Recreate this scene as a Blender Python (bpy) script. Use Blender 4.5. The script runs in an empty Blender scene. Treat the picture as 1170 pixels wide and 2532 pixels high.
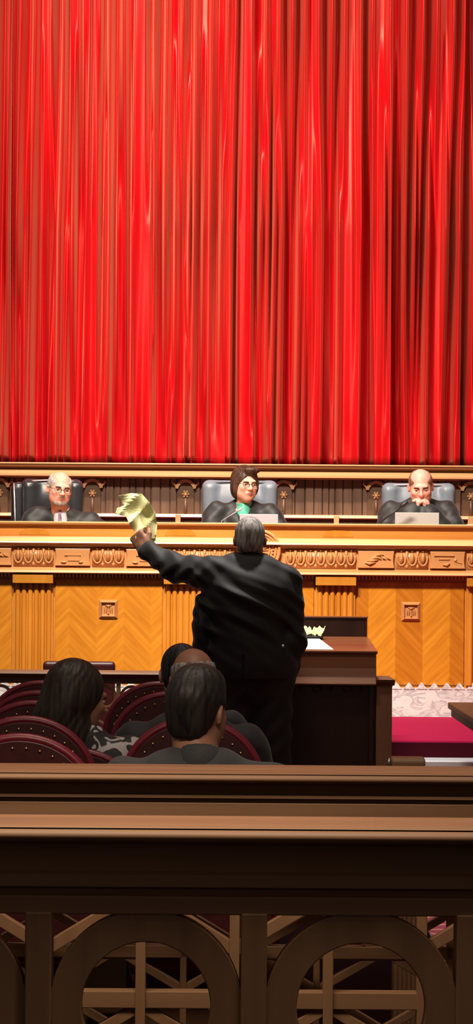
import bpy, bmesh, math, random
import numpy as np
from mathutils import Vector, Matrix
S = bpy.context.scene
COL = S.collection
PI = math.pi
HC = 1.477            # eye height of the photographer
F = 6000.0            # focal length in pixels of the 1170x2532 frame
ROLL = math.radians(0.45)

# ---------------------------------------------------------------- camera, world, lights, exposure
cam_d = bpy.data.cameras.new('camera'); cam = bpy.data.objects.new('camera', cam_d); COL.objects.link(cam)
cam_d.sensor_fit = 'VERTICAL'; cam_d.sensor_height = 36.0; cam_d.sensor_width = 36.0*1170/2532
cam_d.lens = F*36.0/2532
cam_d.shift_y = (1411-1266)/2532
cam_d.clip_start = 0.1; cam_d.clip_end = 100
cam.matrix_world = Matrix.Translation((0, 0, HC)) @ Matrix.Rotation(PI/2, 4, 'X') @ Matrix.Rotation(ROLL, 4, 'Z')
S.camera = cam
w = bpy.data.worlds.new('world'); S.world = w; w.use_nodes = True
w.node_tree.nodes['Background'].inputs[0].default_value = (1.0, 0.80, 0.66, 1)
w.node_tree.nodes['Background'].inputs[1].default_value = 0.10
S.view_settings.view_transform = 'Standard'; S.view_settings.look = 'None'
S.view_settings.gamma = 1; S.view_settings.use_curve_mapping = False
S.view_settings.exposure = 0.0

def area(name, loc, target, sx, sy, power, color=(1, .86, .70), spread=180):
    d = bpy.data.lights.new(name, 'AREA'); d.shape = 'RECTANGLE'; d.size = sx; d.size_y = sy
    d.energy = power; d.color = color; d.spread = math.radians(spread)
    o = bpy.data.objects.new(name, d); COL.objects.link(o); o.location = loc
    o.rotation_euler = (Vector(target)-Vector(loc)).to_track_quat('-Z', 'Y').to_euler()
    return o
area('curtain_fill_wide', (-.2, 14.4, 8.2), (0.1, 18.2, 3.9), 7.0, .3, 185, (1, .84, .68), 100)  # unseen lamp, stretched wide so the pleat valleys go dark
area('curtain_fill_centre', (-.9, 13.0, 7.7), (0.0, 18.2, 4.0), .5, .3, 135, (1, .84, .68), 80)  # extra narrow lamp, added for sparkle on the folds
area('ceiling_light_bench', (-.9, 10.4, 5.9), (0.1, 15.2, 1.2), 1.8, .5, 112, (1, .87, .72), 60)
area('ceiling_light_judges', (-.6, 13.2, 7.8), (0.1, 16.3, 1.6), 2.0, .5, 34, (1, .92, .84), 60)
area('ceiling_light_lectern', (.2, 12.6, 6.8), (.2, 12.0, 1.2), .5, .3, 42, (1, .93, .86), 50)
area('rail_top_fill', (0, 7.2, 6.6), (0, 6.9, 0), 3.0, 1.4, 45, (1, .84, .66), 110)  # added warm lamp, unseen; makes the rail tops look lit
area('lattice_fill', (-.3, 4.84, 2.5), (-.1, 5.5, 0), 1.8, .10, 27, (1, .82, .60), 130)  # invented low lamp, placed to catch the second rail's lattice

# ---------------------------------------------------------------- helpers
def at(px, py, D):
    """world point seen at photo pixel px,py at distance D"""
    dx = px-585.0; dy = 1411.0-py
    c, s = math.cos(ROLL), math.sin(ROLL)
    k = F/D
    return Vector(((dx*c-dy*s)/k, D, HC+(dx*s+dy*c)/k))

def newobj(name, me, m=None, parent=None, smooth=False):
    o = bpy.data.objects.new(name, me); COL.objects.link(o)
    if m:
        for mm in (m if isinstance(m, (list, tuple)) else [m]): me.materials.append(mm)
    if parent: o.parent = parent
    if smooth:
        me.polygons.foreach_set('use_smooth', [True]*len(me.polygons))
    return o
def obj(name, bm, m=None, parent=None, smooth=False, bevel=0, loc=None, seg=2, autos=False):
    bmesh.ops.recalc_face_normals(bm, faces=bm.faces)
    me = bpy.data.meshes.new(name); bm.to_mesh(me); bm.free()
    o = newobj(name, me, m, parent, smooth)
    if loc is not None: o.location = loc
    if autos:
        try: me.set_sharp_from_angle(angle=math.radians(38))
        except Exception: pass
    if bevel:
        md = o.modifiers.new('bevel', 'BEVEL'); md.width = bevel; md.segments = seg; md.limit_method = 'ANGLE'; md.angle_limit = .6
    return o
def tag(o, label=None, cat=None, group=None, kind=None):
    if label: o['label'] = label
    if cat: o['category'] = cat
    if group: o['group'] = group
    if kind: o['kind'] = kind
    return o
def thing(name, label, cat, loc=(0, 0, 0), rz=0, group=None):
    o = bpy.data.objects.new(name, None); COL.objects.link(o); o.location = loc; o.rotation_euler = (0, 0, rz)
    o.empty_display_size = .1
    return tag(o, label, cat, group)
def copy_tree(o, parent=None):
    c = o.copy(); COL.objects.link(c)
    if parent is not None: c.parent = parent
    for ch in [x for x in KIDS(o)]: copy_tree(ch, c)
    return c
def KIDS(o): return [x for x in list(bpy.data.objects) if x.parent == o]
B = bmesh.new
def box(bm, x0, x1, y0, y1, z0, z1, mi=0):
    v = [bm.verts.new(p) for p in ((x0,y0,z0),(x1,y0,z0),(x1,y1,z0),(x0,y1,z0),(x0,y0,z1),(x1,y0,z1),(x1,y1,z1),(x0,y1,z1))]
    for f in ((0,3,2,1),(4,5,6,7),(0,1,5,4),(1,2,6,5),(2,3,7,6),(3,0,4,7)):
        fc = bm.faces.new([v[i] for i in f]); fc.material_index = mi
    return bm
def profile(bm, pts, x0, x1):
    """extrude a closed (y,z) outline from x0 to x1"""
    a = [bm.verts.new((x0, p[0], p[1])) for p in pts]; b = [bm.verts.new((x1, p[0], p[1])) for p in pts]
    n = len(pts)
    for i in range(n): bm.faces.new((a[i], a[(i+1) % n], b[(i+1) % n], b[i]))
    bm.faces.new(a); bm.faces.new(b[::-1]); return bm
def prism(bm, pts, y0, y1):
    """extrude a closed (x,z) outline from y0 to y1"""
    a = [bm.verts.new((p[0], y0, p[1])) for p in pts]; b = [bm.verts.new((p[0], y1, p[1])) for p in pts]
    n = len(pts)
    for i in range(n): bm.faces.new((a[i], a[(i+1) % n], b[(i+1) % n], b[i]))
    bm.faces.new(a); bm.faces.new(b[::-1]); return bm
def bar(bm, p, q, wd, y0, y1):
    """flat bar in the x,z plane from p to q"""
    p = Vector(p); q = Vector(q); d = (q-p).normalized(); n = Vector((-d.y, d.x))*wd/2
    return prism(bm, [p+n, p-n, q-n, q+n], y0, y1)
def ring(bm, cx, cz, ro, ri, y0, y1, n=64, a0=0, a1=2*PI):
    full = abs(a1-a0) > 6.28
    m = n if full else n+1
    L = []
    for i in range(m):
        a = a0+(a1-a0)*i/n; c, s = math.cos(a), math.sin(a)
        L.append([bm.verts.new((cx+r*c, y, cz+r*s)) for r, y in ((ro, y0), (ro, y1), (ri, y1), (ri, y0))])
    for i in range(n):
        P, Q = L[i], L[(i+1) % m]
        for j in range(4): bm.faces.new((P[j], P[(j+1) % 4], Q[(j+1) % 4], Q[j]))
    if not full: bm.faces.new(L[0]); bm.faces.new(L[-1][::-1])
    return bm
def tube(bm, pts, r, n=10, closed=False, caps=True):
    pts = [Vector(p) for p in pts]; N = len(pts); L = []
    rr = r if isinstance(r, (list, tuple)) else [r]*N
    prev = None
    for i, p in enumerate(pts):
        if closed: t = pts[(i+1) % N]-pts[i-1]
        else: t = pts[min(i+1, N-1)]-pts[max(i-1, 0)]
        t.normalize()
        u = prev if prev is not None else (Vector((0, 0, 1)) if abs(t.z) < .9 else Vector((1, 0, 0)))
        u = (u-t*u.dot(t)).normalized(); prev = u; v = t.cross(u)
        L.append([bm.verts.new(p+(u*math.cos(2*PI*k/n)+v*math.sin(2*PI*k/n))*rr[i]) for k in range(n)])
    for i in range(N if closed else N-1):
        P, Q = L[i], L[(i+1) % N]
        for k in range(n): bm.faces.new((P[k], P[(k+1) % n], Q[(k+1) % n], Q[k]))
    if caps and not closed: bm.faces.new(L[0][::-1]); bm.faces.new(L[-1])
    return bm
def ball(bm, c, r, u=12, v=8, rot=None):
    r = r if isinstance(r, (tuple, list)) else (r, r, r)
    M = Matrix.Translation(c) @ (rot.to_4x4() if rot else Matrix.Identity(4)) @ Matrix.Diagonal((r[0], r[1], r[2], 1))
    bmesh.ops.create_uvsphere(bm, u_segments=u, v_segments=v, radius=1, matrix=M); return bm
def lathe(bm, prof, n=24, c=(0, 0)):
    L = []
    for r, z in prof: L.append([bm.verts.new((c[0]+r*math.cos(2*PI*k/n), c[1]+r*math.sin(2*PI*k/n), z)) for k in range(n)])
    for i in range(len(L)-1):
        for k in range(n): bm.faces.new((L[i][k], L[i][(k+1) % n], L[i+1][(k+1) % n], L[i+1][k]))
    bm.faces.new(L[0][::-1]); bm.faces.new(L[-1]); return bm

# ---------------------------------------------------------------- materials
def nodes(name):
    m = bpy.data.materials.new(name); m.use_nodes = True; nt = m.node_tree
    return m, nt, nt.nodes['Principled BSDF']
def put(b, **k):
    for n, v in k.items():
        n = n.replace('_', ' ')
        if n in b.inputs: b.inputs[n].default_value = v
def N(nt, t, **k):
    n = nt.nodes.new(t)
    for a, v in k.items(): setattr(n, a, v)
    return n
def c4(c): return (c[0], c[1], c[2], 1)
def plain(name, c, rough=.5, metal=0, spec=.5, sheen=0, var=0, scale=20, stretch=(1, 1, 1), bump=0, sheen_tint=None, coat=0):
    m, nt, b = nodes(name); put(b, Base_Color=c4(c), Roughness=rough, Metallic=metal, Specular_IOR_Level=spec, Coat_Weight=coat)
    if sheen: put(b, Sheen_Weight=sheen, Sheen_Roughness=.4); b.inputs['Sheen Tint'].default_value = c4(sheen_tint or (1, 1, 1))
    if var or bump:
        tc = N(nt, 'ShaderNodeTexCoord'); mp = N(nt, 'ShaderNodeMapping'); mp.inputs['Scale'].default_value = stretch
        nz = N(nt, 'ShaderNodeTexNoise'); nz.inputs['Scale'].default_value = scale; nz.inputs['Detail'].default_value = 5
        nt.links.new(tc.outputs['Object'], mp.inputs[0]); nt.links.new(mp.outputs[0], nz.inputs['Vector'])
        if var:
            r = N(nt, 'ShaderNodeValToRGB'); r.color_ramp.elements[0].position = .3; r.color_ramp.elements[1].position = .7
            r.color_ramp.elements[0].color = c4([x*(1-var) for x in c]); r.color_ramp.elements[1].color = c4([min(1, x*(1+var)) for x in c])
            nt.links.new(nz.outputs['Fac'], r.inputs[0]); nt.links.new(r.outputs[0], b.inputs['Base Color'])
        if bump:
            bp = N(nt, 'ShaderNodeBump'); bp.inputs['Strength'].default_value = bump; bp.inputs['Distance'].default_value = .004
            nt.links.new(nz.outputs['Fac'], bp.inputs['Height']); nt.links.new(bp.outputs[0], b.inputs['Normal'])
    return m
def wood(name, c1, c2, rough=.35, axis='x', scale=9, coat=.2):
    m, nt, b = nodes(name); put(b, Roughness=rough, Coat_Weight=coat, Coat_Roughness=.25)
    tc = N(nt, 'ShaderNodeTexCoord'); mp = N(nt, 'ShaderNodeMapping')
    st = {'x': (.12, 1.5, 1.5), 'y': (1.5, .12, 1.5), 'z': (1.5, 1.5, .12)}[axis]
    mp.inputs['Scale'].default_value = st
    n1 = N(nt, 'ShaderNodeTexNoise'); n1.inputs['Scale'].default_value = scale; n1.inputs['Detail'].default_value = 8; n1.inputs['Distortion'].default_value = .6
    nt.links.new(tc.outputs['Object'], mp.inputs[0]); nt.links.new(mp.outputs[0], n1.inputs['Vector'])
    r = N(nt, 'ShaderNodeValToRGB'); r.color_ramp.elements[0].position = .32; r.color_ramp.elements[1].position = .68
    r.color_ramp.elements[0].color = c4(c1); r.color_ramp.elements[1].color = c4(c2)
    nt.links.new(n1.outputs['Fac'], r.inputs[0]); nt.links.new(r.outputs[0], b.inputs['Base Color'])
    return m
def chevron(name, c1, c2, wid=.172, off=0, tone=.10):
    """book-matched veneer: grain at 45 degrees mirrored strip by strip, neighbouring leaves slightly darker"""
    m, nt, b = nodes(name); put(b, Roughness=.34, Coat_Weight=.2, Coat_Roughness=.3)
    tc = N(nt, 'ShaderNodeTexCoord'); sp = N(nt, 'ShaderNodeSeparateXYZ'); nt.links.new(tc.outputs['Object'], sp.inputs[0])
    def M(op, a, bb=None):
        n = N(nt, 'ShaderNodeMath', operation=op)
        for i, v in enumerate((a, bb)):
            if v is None: continue
            if isinstance(v, (int, float)): n.inputs[i].default_value = v
            else: nt.links.new(v, n.inputs[i])
        return n.outputs[0]
    x = M('ADD', sp.outputs[0], off+20*wid)
    pp = M('PINGPONG', x, wid)
    u = M('SUBTRACT', sp.outputs[2], pp)          # across the grain
    v = M('ADD', sp.outputs[2], pp)
    cb = N(nt, 'ShaderNodeCombineXYZ'); nt.links.new(M('MULTIPLY', u, 22), cb.inputs[0]); nt.links.new(M('MULTIPLY', v, 1.6), cb.inputs[1])
    nz = N(nt, 'ShaderNodeTexNoise'); nz.inputs['Scale'].default_value = 1.3; nz.inputs['Detail'].default_value = 5
    nt.links.new(cb.outputs[0], nz.inputs['Vector'])
    r = N(nt, 'ShaderNodeValToRGB'); r.color_ramp.elements[0].position = .3; r.color_ramp.elements[1].position = .7
    r.color_ramp.elements[0].color = c4(c1); r.color_ramp.elements[1].color = c4(c2)
    nt.links.new(nz.outputs['Fac'], r.inputs[0])
    st = M('MODULO', M('FLOOR', M('DIVIDE', x, wid)), 2)  # light difference from leaf to leaf put into the colour
    mx = N(nt, 'ShaderNodeMix', data_type='RGBA', blend_type='MULTIPLY')
    nt.links.new(M('MULTIPLY', st, 1.0), mx.inputs[0]); nt.links.new(r.outputs[0], mx.inputs[6]); mx.inputs[7].default_value = (1-tone, 1-tone*1.5, 1-tone*2, 1)
    nt.links.new(mx.outputs[2], b.inputs['Base Color'])
    return m
def marble(name):
    m, nt, b = nodes(name); put(b, Roughness=.25)
    tc = N(nt, 'ShaderNodeTexCoord'); mp = N(nt, 'ShaderNodeMapping'); mp.inputs['Scale'].default_value = (1, 1, 2.2); mp.inputs['Rotation'].default_value = (0, .35, 0)
    nz = N(nt, 'ShaderNodeTexNoise'); nz.inputs['Scale'].default_value = 7; nz.inputs['Detail'].default_value = 9; nz.inputs['Distortion'].default_value = 1.6
    nt.links.new(tc.outputs['Object'], mp.inputs[0]); nt.links.new(mp.outputs[0], nz.inputs['Vector'])
    r = N(nt, 'ShaderNodeValToRGB'); e = r.color_ramp.elements; e[0].position = .40; e[0].color = (.66, .63, .64, 1); e[1].position = .60; e[1].color = (.72, .69, .70, 1)
    k = e.new(.49); k.color = (.46, .43, .45, 1); k = e.new(.53); k.color = (.78, .74, .72, 1)
    nt.links.new(nz.outputs['Fac'], r.inputs[0]); nt.links.new(r.outputs[0], b.inputs['Base Color'])
    return m
MT = {}
MT['oak'] = wood('golden_oak', (.52, .185, .030), (.66, .26, .05), .33, 'x', 6)
MT['oak_v'] = wood('golden_oak_upright', (.52, .18, .014), (.66, .25, .028), .36, 'z', 8)
MT['oak_carved'] = wood('carved_oak', (.50, .21, .07), (.62, .28, .10), .42, 'x', 6)
MT['oak_lit'] = wood('lit_oak_moulding', (.66, .36, .15), (.74, .44, .20), .35, 'x', 6)  # paler oak carries the light caught on the bench ledges
MT['chevron'] = chevron('chevron_oak_veneer', (.52, .17, .008), (.70, .27, .020), .168, 0, .05)
MT['chevron_strong'] = chevron('chevron_oak_veneer_contrast', (.52, .17, .007), (.70, .27, .018), .168, 0, .20)
MT['inlay'] = wood('figured_inlay', (.46, .17, .012), (.54, .21, .02), .35, 'z', 10)
MT['panel_brown'] = wood('brown_panel', (.10, .045, .024), (.19, .095, .055), .45, 'z', 14)
MT['wall_moulding'] = wood('pale_wall_moulding', (.52, .27, .12), (.62, .34, .16), .35, 'x', 6)
MT['dark'] = wood('dark_walnut', (.085, .034, .014), (.135, .058, .024), .5, 'x', 7, 0)
MT['rail'] = wood('brown_rail_oak', (.17, .080, .038), (.26, .135, .068), .6, 'x', 5, 0)
MT['rail_v'] = wood('brown_rail_oak_upright', (.19, .092, .044), (.27, .14, .068), .6, 'z', 7, 0)
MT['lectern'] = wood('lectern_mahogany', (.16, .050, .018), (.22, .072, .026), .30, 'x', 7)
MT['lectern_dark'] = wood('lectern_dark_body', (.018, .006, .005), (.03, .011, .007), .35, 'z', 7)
MT['table'] = plain('counsel_table_walnut', (.11, .045, .018), .6, spec=.2, var=.2, scale=6, stretch=(1, .1, 1))
MT['marble'] = marble('veined_marble')
MT['pale_marble'] = plain('pale_marble', (.72, .74, .80), .2, var=.06, scale=6)
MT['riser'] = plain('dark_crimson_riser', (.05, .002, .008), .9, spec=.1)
MT['red_carpet'] = plain('crimson_carpet', (.32, .008, .050), .95, spec=.08, sheen=0, sheen_tint=(1, .4, .5), var=.12, scale=300, bump=.2)
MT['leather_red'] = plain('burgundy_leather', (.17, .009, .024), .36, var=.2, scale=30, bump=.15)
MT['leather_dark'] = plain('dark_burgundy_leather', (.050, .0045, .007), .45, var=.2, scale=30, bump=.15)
MT['brass'] = plain('brass_nails', (.62, .42, .22), .3, metal=1)
MT['chrome'] = plain('polished_metal', (.75, .75, .80), .25, metal=1)
MT['leather_black'] = plain('black_leather', (.022, .023, .027), .30, spec=.6, var=.1, scale=25, bump=.1)
MT['leather_glare'] = plain('glare_grey_leather', (.15, .17, .21), .42, var=.08, scale=25, bump=.1)  # grey-blue base holds the glare on the chair leather
MT['black_plastic'] = plain('black_plastic', (.015, .015, .017), .45)
MT['silver'] = plain('silver_casing', (.40, .36, .40), .5, metal=.1)
MT['silver2'] = plain('grey_casing', (.42, .40, .38), .5, metal=.1)
MT['paper'] = plain('white_paper', (.80, .86, .82), .7)
MT['paper_yellow'] = plain('yellow_paper', (.84, .82, .42), .7, var=.05, scale=6)
MT['note'] = plain('lime_note', (.60, .74, .34), .6)
MT['suit'] = plain('black_suit_cloth', (.006, .0055, .007), .7, sheen=.10, var=.1, scale=120, bump=.1)
MT['suit_grey'] = plain('charcoal_suit_cloth', (.045, .045, .052), .8, sheen=.2, var=.1, scale=120, bump=.1)
MT['coat_dark'] = plain('dark_coat_cloth', (.024, .022, .026), .8, sheen=.15, var=.1, scale=90, bump=.1)
MT['robe'] = plain('black_robe_cloth', (.010, .010, .011), .6, sheen=.12, var=.1, scale=60, bump=.1)
MT['robe_trim'] = plain('black_satin_trim', (.006, .006, .007), .4)
MT['skin'] = plain('fair_skin', (.72, .36, .27), .5, var=.08, scale=25, spec=.4)
MT['skin_pink'] = plain('ruddy_skin', (.74, .33, .26), .5, var=.10, scale=25, spec=.4)
MT['skin_tan'] = plain('tan_skin', (.36, .17, .105), .5, var=.10, scale=25, spec=.4)
MT['lips'] = plain('lips', (.42, .12, .10), .5)
MT['eye_white'] = plain('eye_white', (.70, .66, .62), .3)
MT['iris'] = plain('dark_iris', (.02, .015, .012), .2)
MT['green_scarf'] = plain('teal_green_silk', (.10, .50, .36), .45)
MT['shirt'] = plain('white_shirt', (.75, .74, .78), .6)
MT['tie'] = plain('mauve_tie', (.30, .18, .30), .5, var=.6, scale=60)
MT['shoe'] = plain('black_shoe', (.01, .01, .01), .3)
def hairmat(name, c1, c2, sc=60, stretch=(1, 1, .12)):
    m, nt, b = nodes(name); put(b, Roughness=.5, Specular_IOR_Level=.35)
    tc = N(nt, 'ShaderNodeTexCoord'); mp = N(nt, 'ShaderNodeMapping'); mp.inputs['Scale'].default_value = stretch
    nz = N(nt, 'ShaderNodeTexNoise'); nz.inputs['Scale'].default_value = sc; nz.inputs['Detail'].default_value = 6; nz.inputs['Distortion'].default_value = .8
    nt.links.new(tc.outputs['Object'], mp.inputs[0]); nt.links.new(mp.outputs[0], nz.inputs['Vector'])
    r = N(nt, 'ShaderNodeValToRGB'); r.color_ramp.elements[0].position = .35; r.color_ramp.elements[1].position = .65
    r.color_ramp.elements[0].color = c4(c1); r.color_ramp.elements[1].color = c4(c2)
    nt.links.new(nz.outputs['Fac'], r.inputs[0]); nt.links.new(r.outputs[0], b.inputs['Base Color'])
    bp = N(nt, 'ShaderNodeBump'); bp.inputs['Strength'].default_value = .6; bp.inputs['Distance'].default_value = .004
    nt.links.new(nz.outputs['Fac'], bp.inputs['Height']); nt.links.new(bp.outputs[0], b.inputs['Normal'])
    return m
MT['hair_grey'] = hairmat('grey_hair', (.12, .10, .09), (.42, .39, .37))
MT['hair_grey_light'] = hairmat('greying_beard', (.20, .15, .13), (.42, .34, .31))
MT['hair_white'] = hairmat('white_hair', (.24, .20, .19), (.50, .45, .44))
MT['hair_black'] = hairmat('black_hair', (.008, .006, .006), (.03, .024, .022), 45)
MT['hair_darkbrown'] = hairmat('dark_brown_hair', (.014, .008, .006), (.045, .028, .02), 40)
MT['hair_brown'] = hairmat('brown_hair', (.020, .008, .006), (.075, .032, .018), 50)
MT['hair_red'] = hairmat('reddish_hair', (.14, .05, .03), (.30, .13, .08), 60)
def velvet(name):
    m, nt, b = nodes(name)
    put(b, Base_Color=(.62, .006, .010, 1), Roughness=.42, Specular_IOR_Level=.6, Sheen_Weight=.28, Sheen_Roughness=.3)
    b.inputs['Specular Tint'].default_value = (1, .62, .45, 1)
    b.inputs['Sheen Tint'].default_value = (1, .30, .17, 1)
    tc = N(nt, 'ShaderNodeTexCoord'); mp = N(nt, 'ShaderNodeMapping'); mp.inputs['Scale'].default_value = (6, 1, .35)
    nz = N(nt, 'ShaderNodeTexNoise'); nz.inputs['Scale'].default_value = 3; nz.inputs['Detail'].default_value = 4
    nt.links.new(tc.outputs['Object'], mp.inputs[0]); nt.links.new(mp.outputs[0], nz.inputs['Vector'])
    r = N(nt, 'ShaderNodeValToRGB'); r.color_ramp.elements[0].position = .3; r.color_ramp.elements[1].position = .7
    r.color_ramp.elements[0].color = (.42, .001, .006, 1); r.color_ramp.elements[1].color = (.54, .004, .009, 1)
    nt.links.new(nz.outputs['Fac'], r.inputs[0]); nt.links.new(r.outputs[0], b.inputs['Base Color'])
    bp = N(nt, 'ShaderNodeBump'); bp.inputs['Strength'].default_value = .15; bp.inputs['Distance'].default_value = .01
    nt.links.new(nz.outputs['Fac'], bp.inputs['Height']); nt.links.new(bp.outputs[0], b.inputs['Normal'])
    return m
MT['velvet'] = velvet('red_velvet')
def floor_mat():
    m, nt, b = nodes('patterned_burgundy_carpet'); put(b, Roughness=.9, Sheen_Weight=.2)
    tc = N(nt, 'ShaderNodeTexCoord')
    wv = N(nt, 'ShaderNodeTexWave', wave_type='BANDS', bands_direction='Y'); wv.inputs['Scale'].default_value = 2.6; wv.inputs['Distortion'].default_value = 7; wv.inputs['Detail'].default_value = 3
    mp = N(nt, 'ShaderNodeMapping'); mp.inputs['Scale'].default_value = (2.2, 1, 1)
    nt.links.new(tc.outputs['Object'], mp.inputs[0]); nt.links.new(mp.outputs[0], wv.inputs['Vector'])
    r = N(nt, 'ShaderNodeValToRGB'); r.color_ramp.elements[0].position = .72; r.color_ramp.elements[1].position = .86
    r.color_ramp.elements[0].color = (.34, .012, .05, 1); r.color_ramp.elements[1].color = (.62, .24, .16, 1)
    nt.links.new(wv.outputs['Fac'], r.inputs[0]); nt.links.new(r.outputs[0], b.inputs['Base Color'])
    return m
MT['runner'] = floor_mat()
MT['floor'] = plain('shaded_carpet', (.007, .001, .0015), .98, spec=.05, var=.2, scale=200, bump=.2)  # red floor carpet darkened, shade around the seats held in its colour
# ================================================================ SETTING
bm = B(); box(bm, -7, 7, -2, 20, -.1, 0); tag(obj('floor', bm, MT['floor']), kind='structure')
bm = B(); box(bm, -7, 7, 19.0, 19.2, 0, 9); tag(obj('wall_behind_curtain', bm, MT['panel_brown']), kind='structure')
bm = B(); box(bm, .80, 1.9, 6.4, 12.58, .0, .012); tag(obj('carpet_strip', bm, MT['runner']), 'crimson patterned carpet runner in the aisle, seen through the lattice at lower right', 'carpet', None)
bm = B(); box(bm, -.56, -.28, 8.2, 12.0, .0, .012); tag(obj('carpet_strip', bm, MT['red_carpet']), 'red strip standing for lit carpet between the seats, seen through the lower left ring', 'carpet', None)  # lit floor patches put in as a strip of brighter carpet
# raised floor behind the bench
bm = B(); box(bm, -5, 5, 15.45, 17.55, 0, .87); tag(obj('floor_dais', bm, MT['red_carpet']), kind='structure')
# panelled wall behind the judges
DW = 17.5; KW = F/DW
def zw(py): return HC+(1411-py)/KW
wb = bpy.data.objects.new('wall_back', None); COL.objects.link(wb); wb.location = (0, DW, 0); tag(wb, kind='structure')
bm = B(); box(bm, -5, 5, .0, .5, 0, zw(1153)); obj('wall_core', bm, MT['panel_brown'], wb)
bm = B(); x = -5.0; random.seed(3)
while x < 5:
    wd = random.uniform(.035, .075); box(bm, x, x+wd-.006, -.018-random.uniform(0, .006), 0, zw(1276), zw(1184)); x += wd
obj('reeded_panelling', bm, MT['panel_brown'], wb, bevel=.004)
bm = B(); profile(bm, [(0, zw(1152)), (-.09, zw(1152)), (-.10, zw(1155)), (-.10, zw(1158)), (-.07, zw(1161)), (-.05, zw(1166)), (0, zw(1166))], -5, 5)
obj('top_ledge', bm, MT['lectern'], wb)
bm = B(); box(bm, -5, 5, -.105, -.0, zw(1152)-.001, zw(1148.5)); obj('lit_ledge_top', bm, MT['wall_moulding'], wb, bevel=.003)  # pale strip stands for the lit top of the ledge
bm = B(); profile(bm, [(0, zw(1165)), (-.07, zw(1166)), (-.155, zw(1178)), (-.155, zw(1182)), (-.04, zw(1185)), (0, zw(1185))], -5, 5)
obj('pale_moulding', bm, MT['wall_moulding'], wb)
bm = B(); profile(bm, [(0, zw(1271)), (-.07, zw(1273)), (-.08, zw(1280)), (-.05, zw(1283)), (0, zw(1283))], -5, 5)
obj('chair_rail', bm, MT['wall_moulding'], wb)
bm = B(); box(bm, -5, 5, -.03, 0, zw(1291), zw(1283)); obj('rail_base', bm, MT['panel_brown'], wb)
def niche(px):
    X = (px-585)/KW; zt = zw(1197); r = .062
    bm = B()
    pts = [(X-r, zw(1275)), (X+r, zw(1275))]+[(X+r*math.cos(a), zt-r*.75+r*math.sin(a)) for a in [PI*i/16 for i in range(17)]]
    prism(bm, pts, -.04, -.01)
    n = obj('niche_panel', bm, MT['dark'], wb, bevel=.004)
    bm = B(); ring(bm, X, zt-r*.75, r+.014, r-.008, -.065, -.02, 24, .15, PI-.15)
    for s in (-1, 1): tube(bm, [(X+s*(r+.002), -.05, zt-.03), (X+s*(r+.016), -.055, zt-.008), (X+s*(r+.030), -.05, zt+.002), (X+s*(r+.026), -.05, zt+.014)], .007, 6)
    obj('arch_crest', bm, MT['wall_moulding'], n, smooth=False)
    bm = B(); ball(bm, (X, -.05, zw(1223)), (.017, .015, .017)); 
    for i in range(6): ball(bm, (X+.020*math.cos(i*PI/3), -.045, zw(1223)+.020*math.sin(i*PI/3)), (.009, .008, .009), 8, 6)
    obj('rosette', bm, MT['wall_moulding'], n, smooth=True)
    bm = B(); tube(bm, [(X, -.045, zw(1274)), (X, -.045, zw(1234))], .012, 8); obj('reed', bm, MT['panel_brown'], n, smooth=True)
for px in (-235, -2, 228, 458, 700, 928, 1162, 1395): niche(px)
for px in (440, 830, 1160, 48):
    X = (px-585)/KW; bm = B(); box(bm, X-.019, X+.019, -.10, -.0, zw(1297), zw(1273)); obj('bracket', bm, MT['wall_moulding'], wb, bevel=.004)

# ================================================================ CURTAIN
DC = 18.2; KC = F/DC
def pl(spec):
    spec = sorted(spec); return np.array([s[0] for s in spec], float), np.array([s[1] for s in spec], float)
TOP = [(3,.0),(20,.8),(33,.1),(49,1),(67,.4),(85,1),(96,.55),(112,.5),(123,1),(138,.1),(154,1),(163,.15),(170,.75),(188,.8),(192,.2),(202,.7),(216,.75),(221,.15),(228,1),(243,.95),(251,.2),(267,1),(282,.2),(303,1),(315,.4),(322,.5),(330,1),(354,.95),(367,.2),(377,1),(392,.15),(408,1),(420,.6),(434,.5),(446,1),(464,.2),(479,1),(490,.5),(503,.5),(517,1),(530,.45),(543,.5),(554,1),(562,.6),(572,.8),(581,.1),(592,.95),(611,1),(620,.4),(637,.2),(646,1),(660,.45),(668,.5),(679,1),(693,.2),(711,1),(726,.15),(741,1),(752,.5),(762,.55),(775,1),(793,.15),(808,1),(826,.15),(839,1),(852,.5),(866,.5),(878,1),(892,.15),(906,1),(918,.5),(938,.5),(949,1),(964,.45),(975,.4),(988,1),(1000,.5),(1006,.2),(1028,1),(1042,.15),(1061,1),(1074,.5),(1090,.5),(1101,1),(1116,.2),(1130,.9),(1141,-.3),(1150,.1),(1158,-.2),(1165,.6)]
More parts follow.
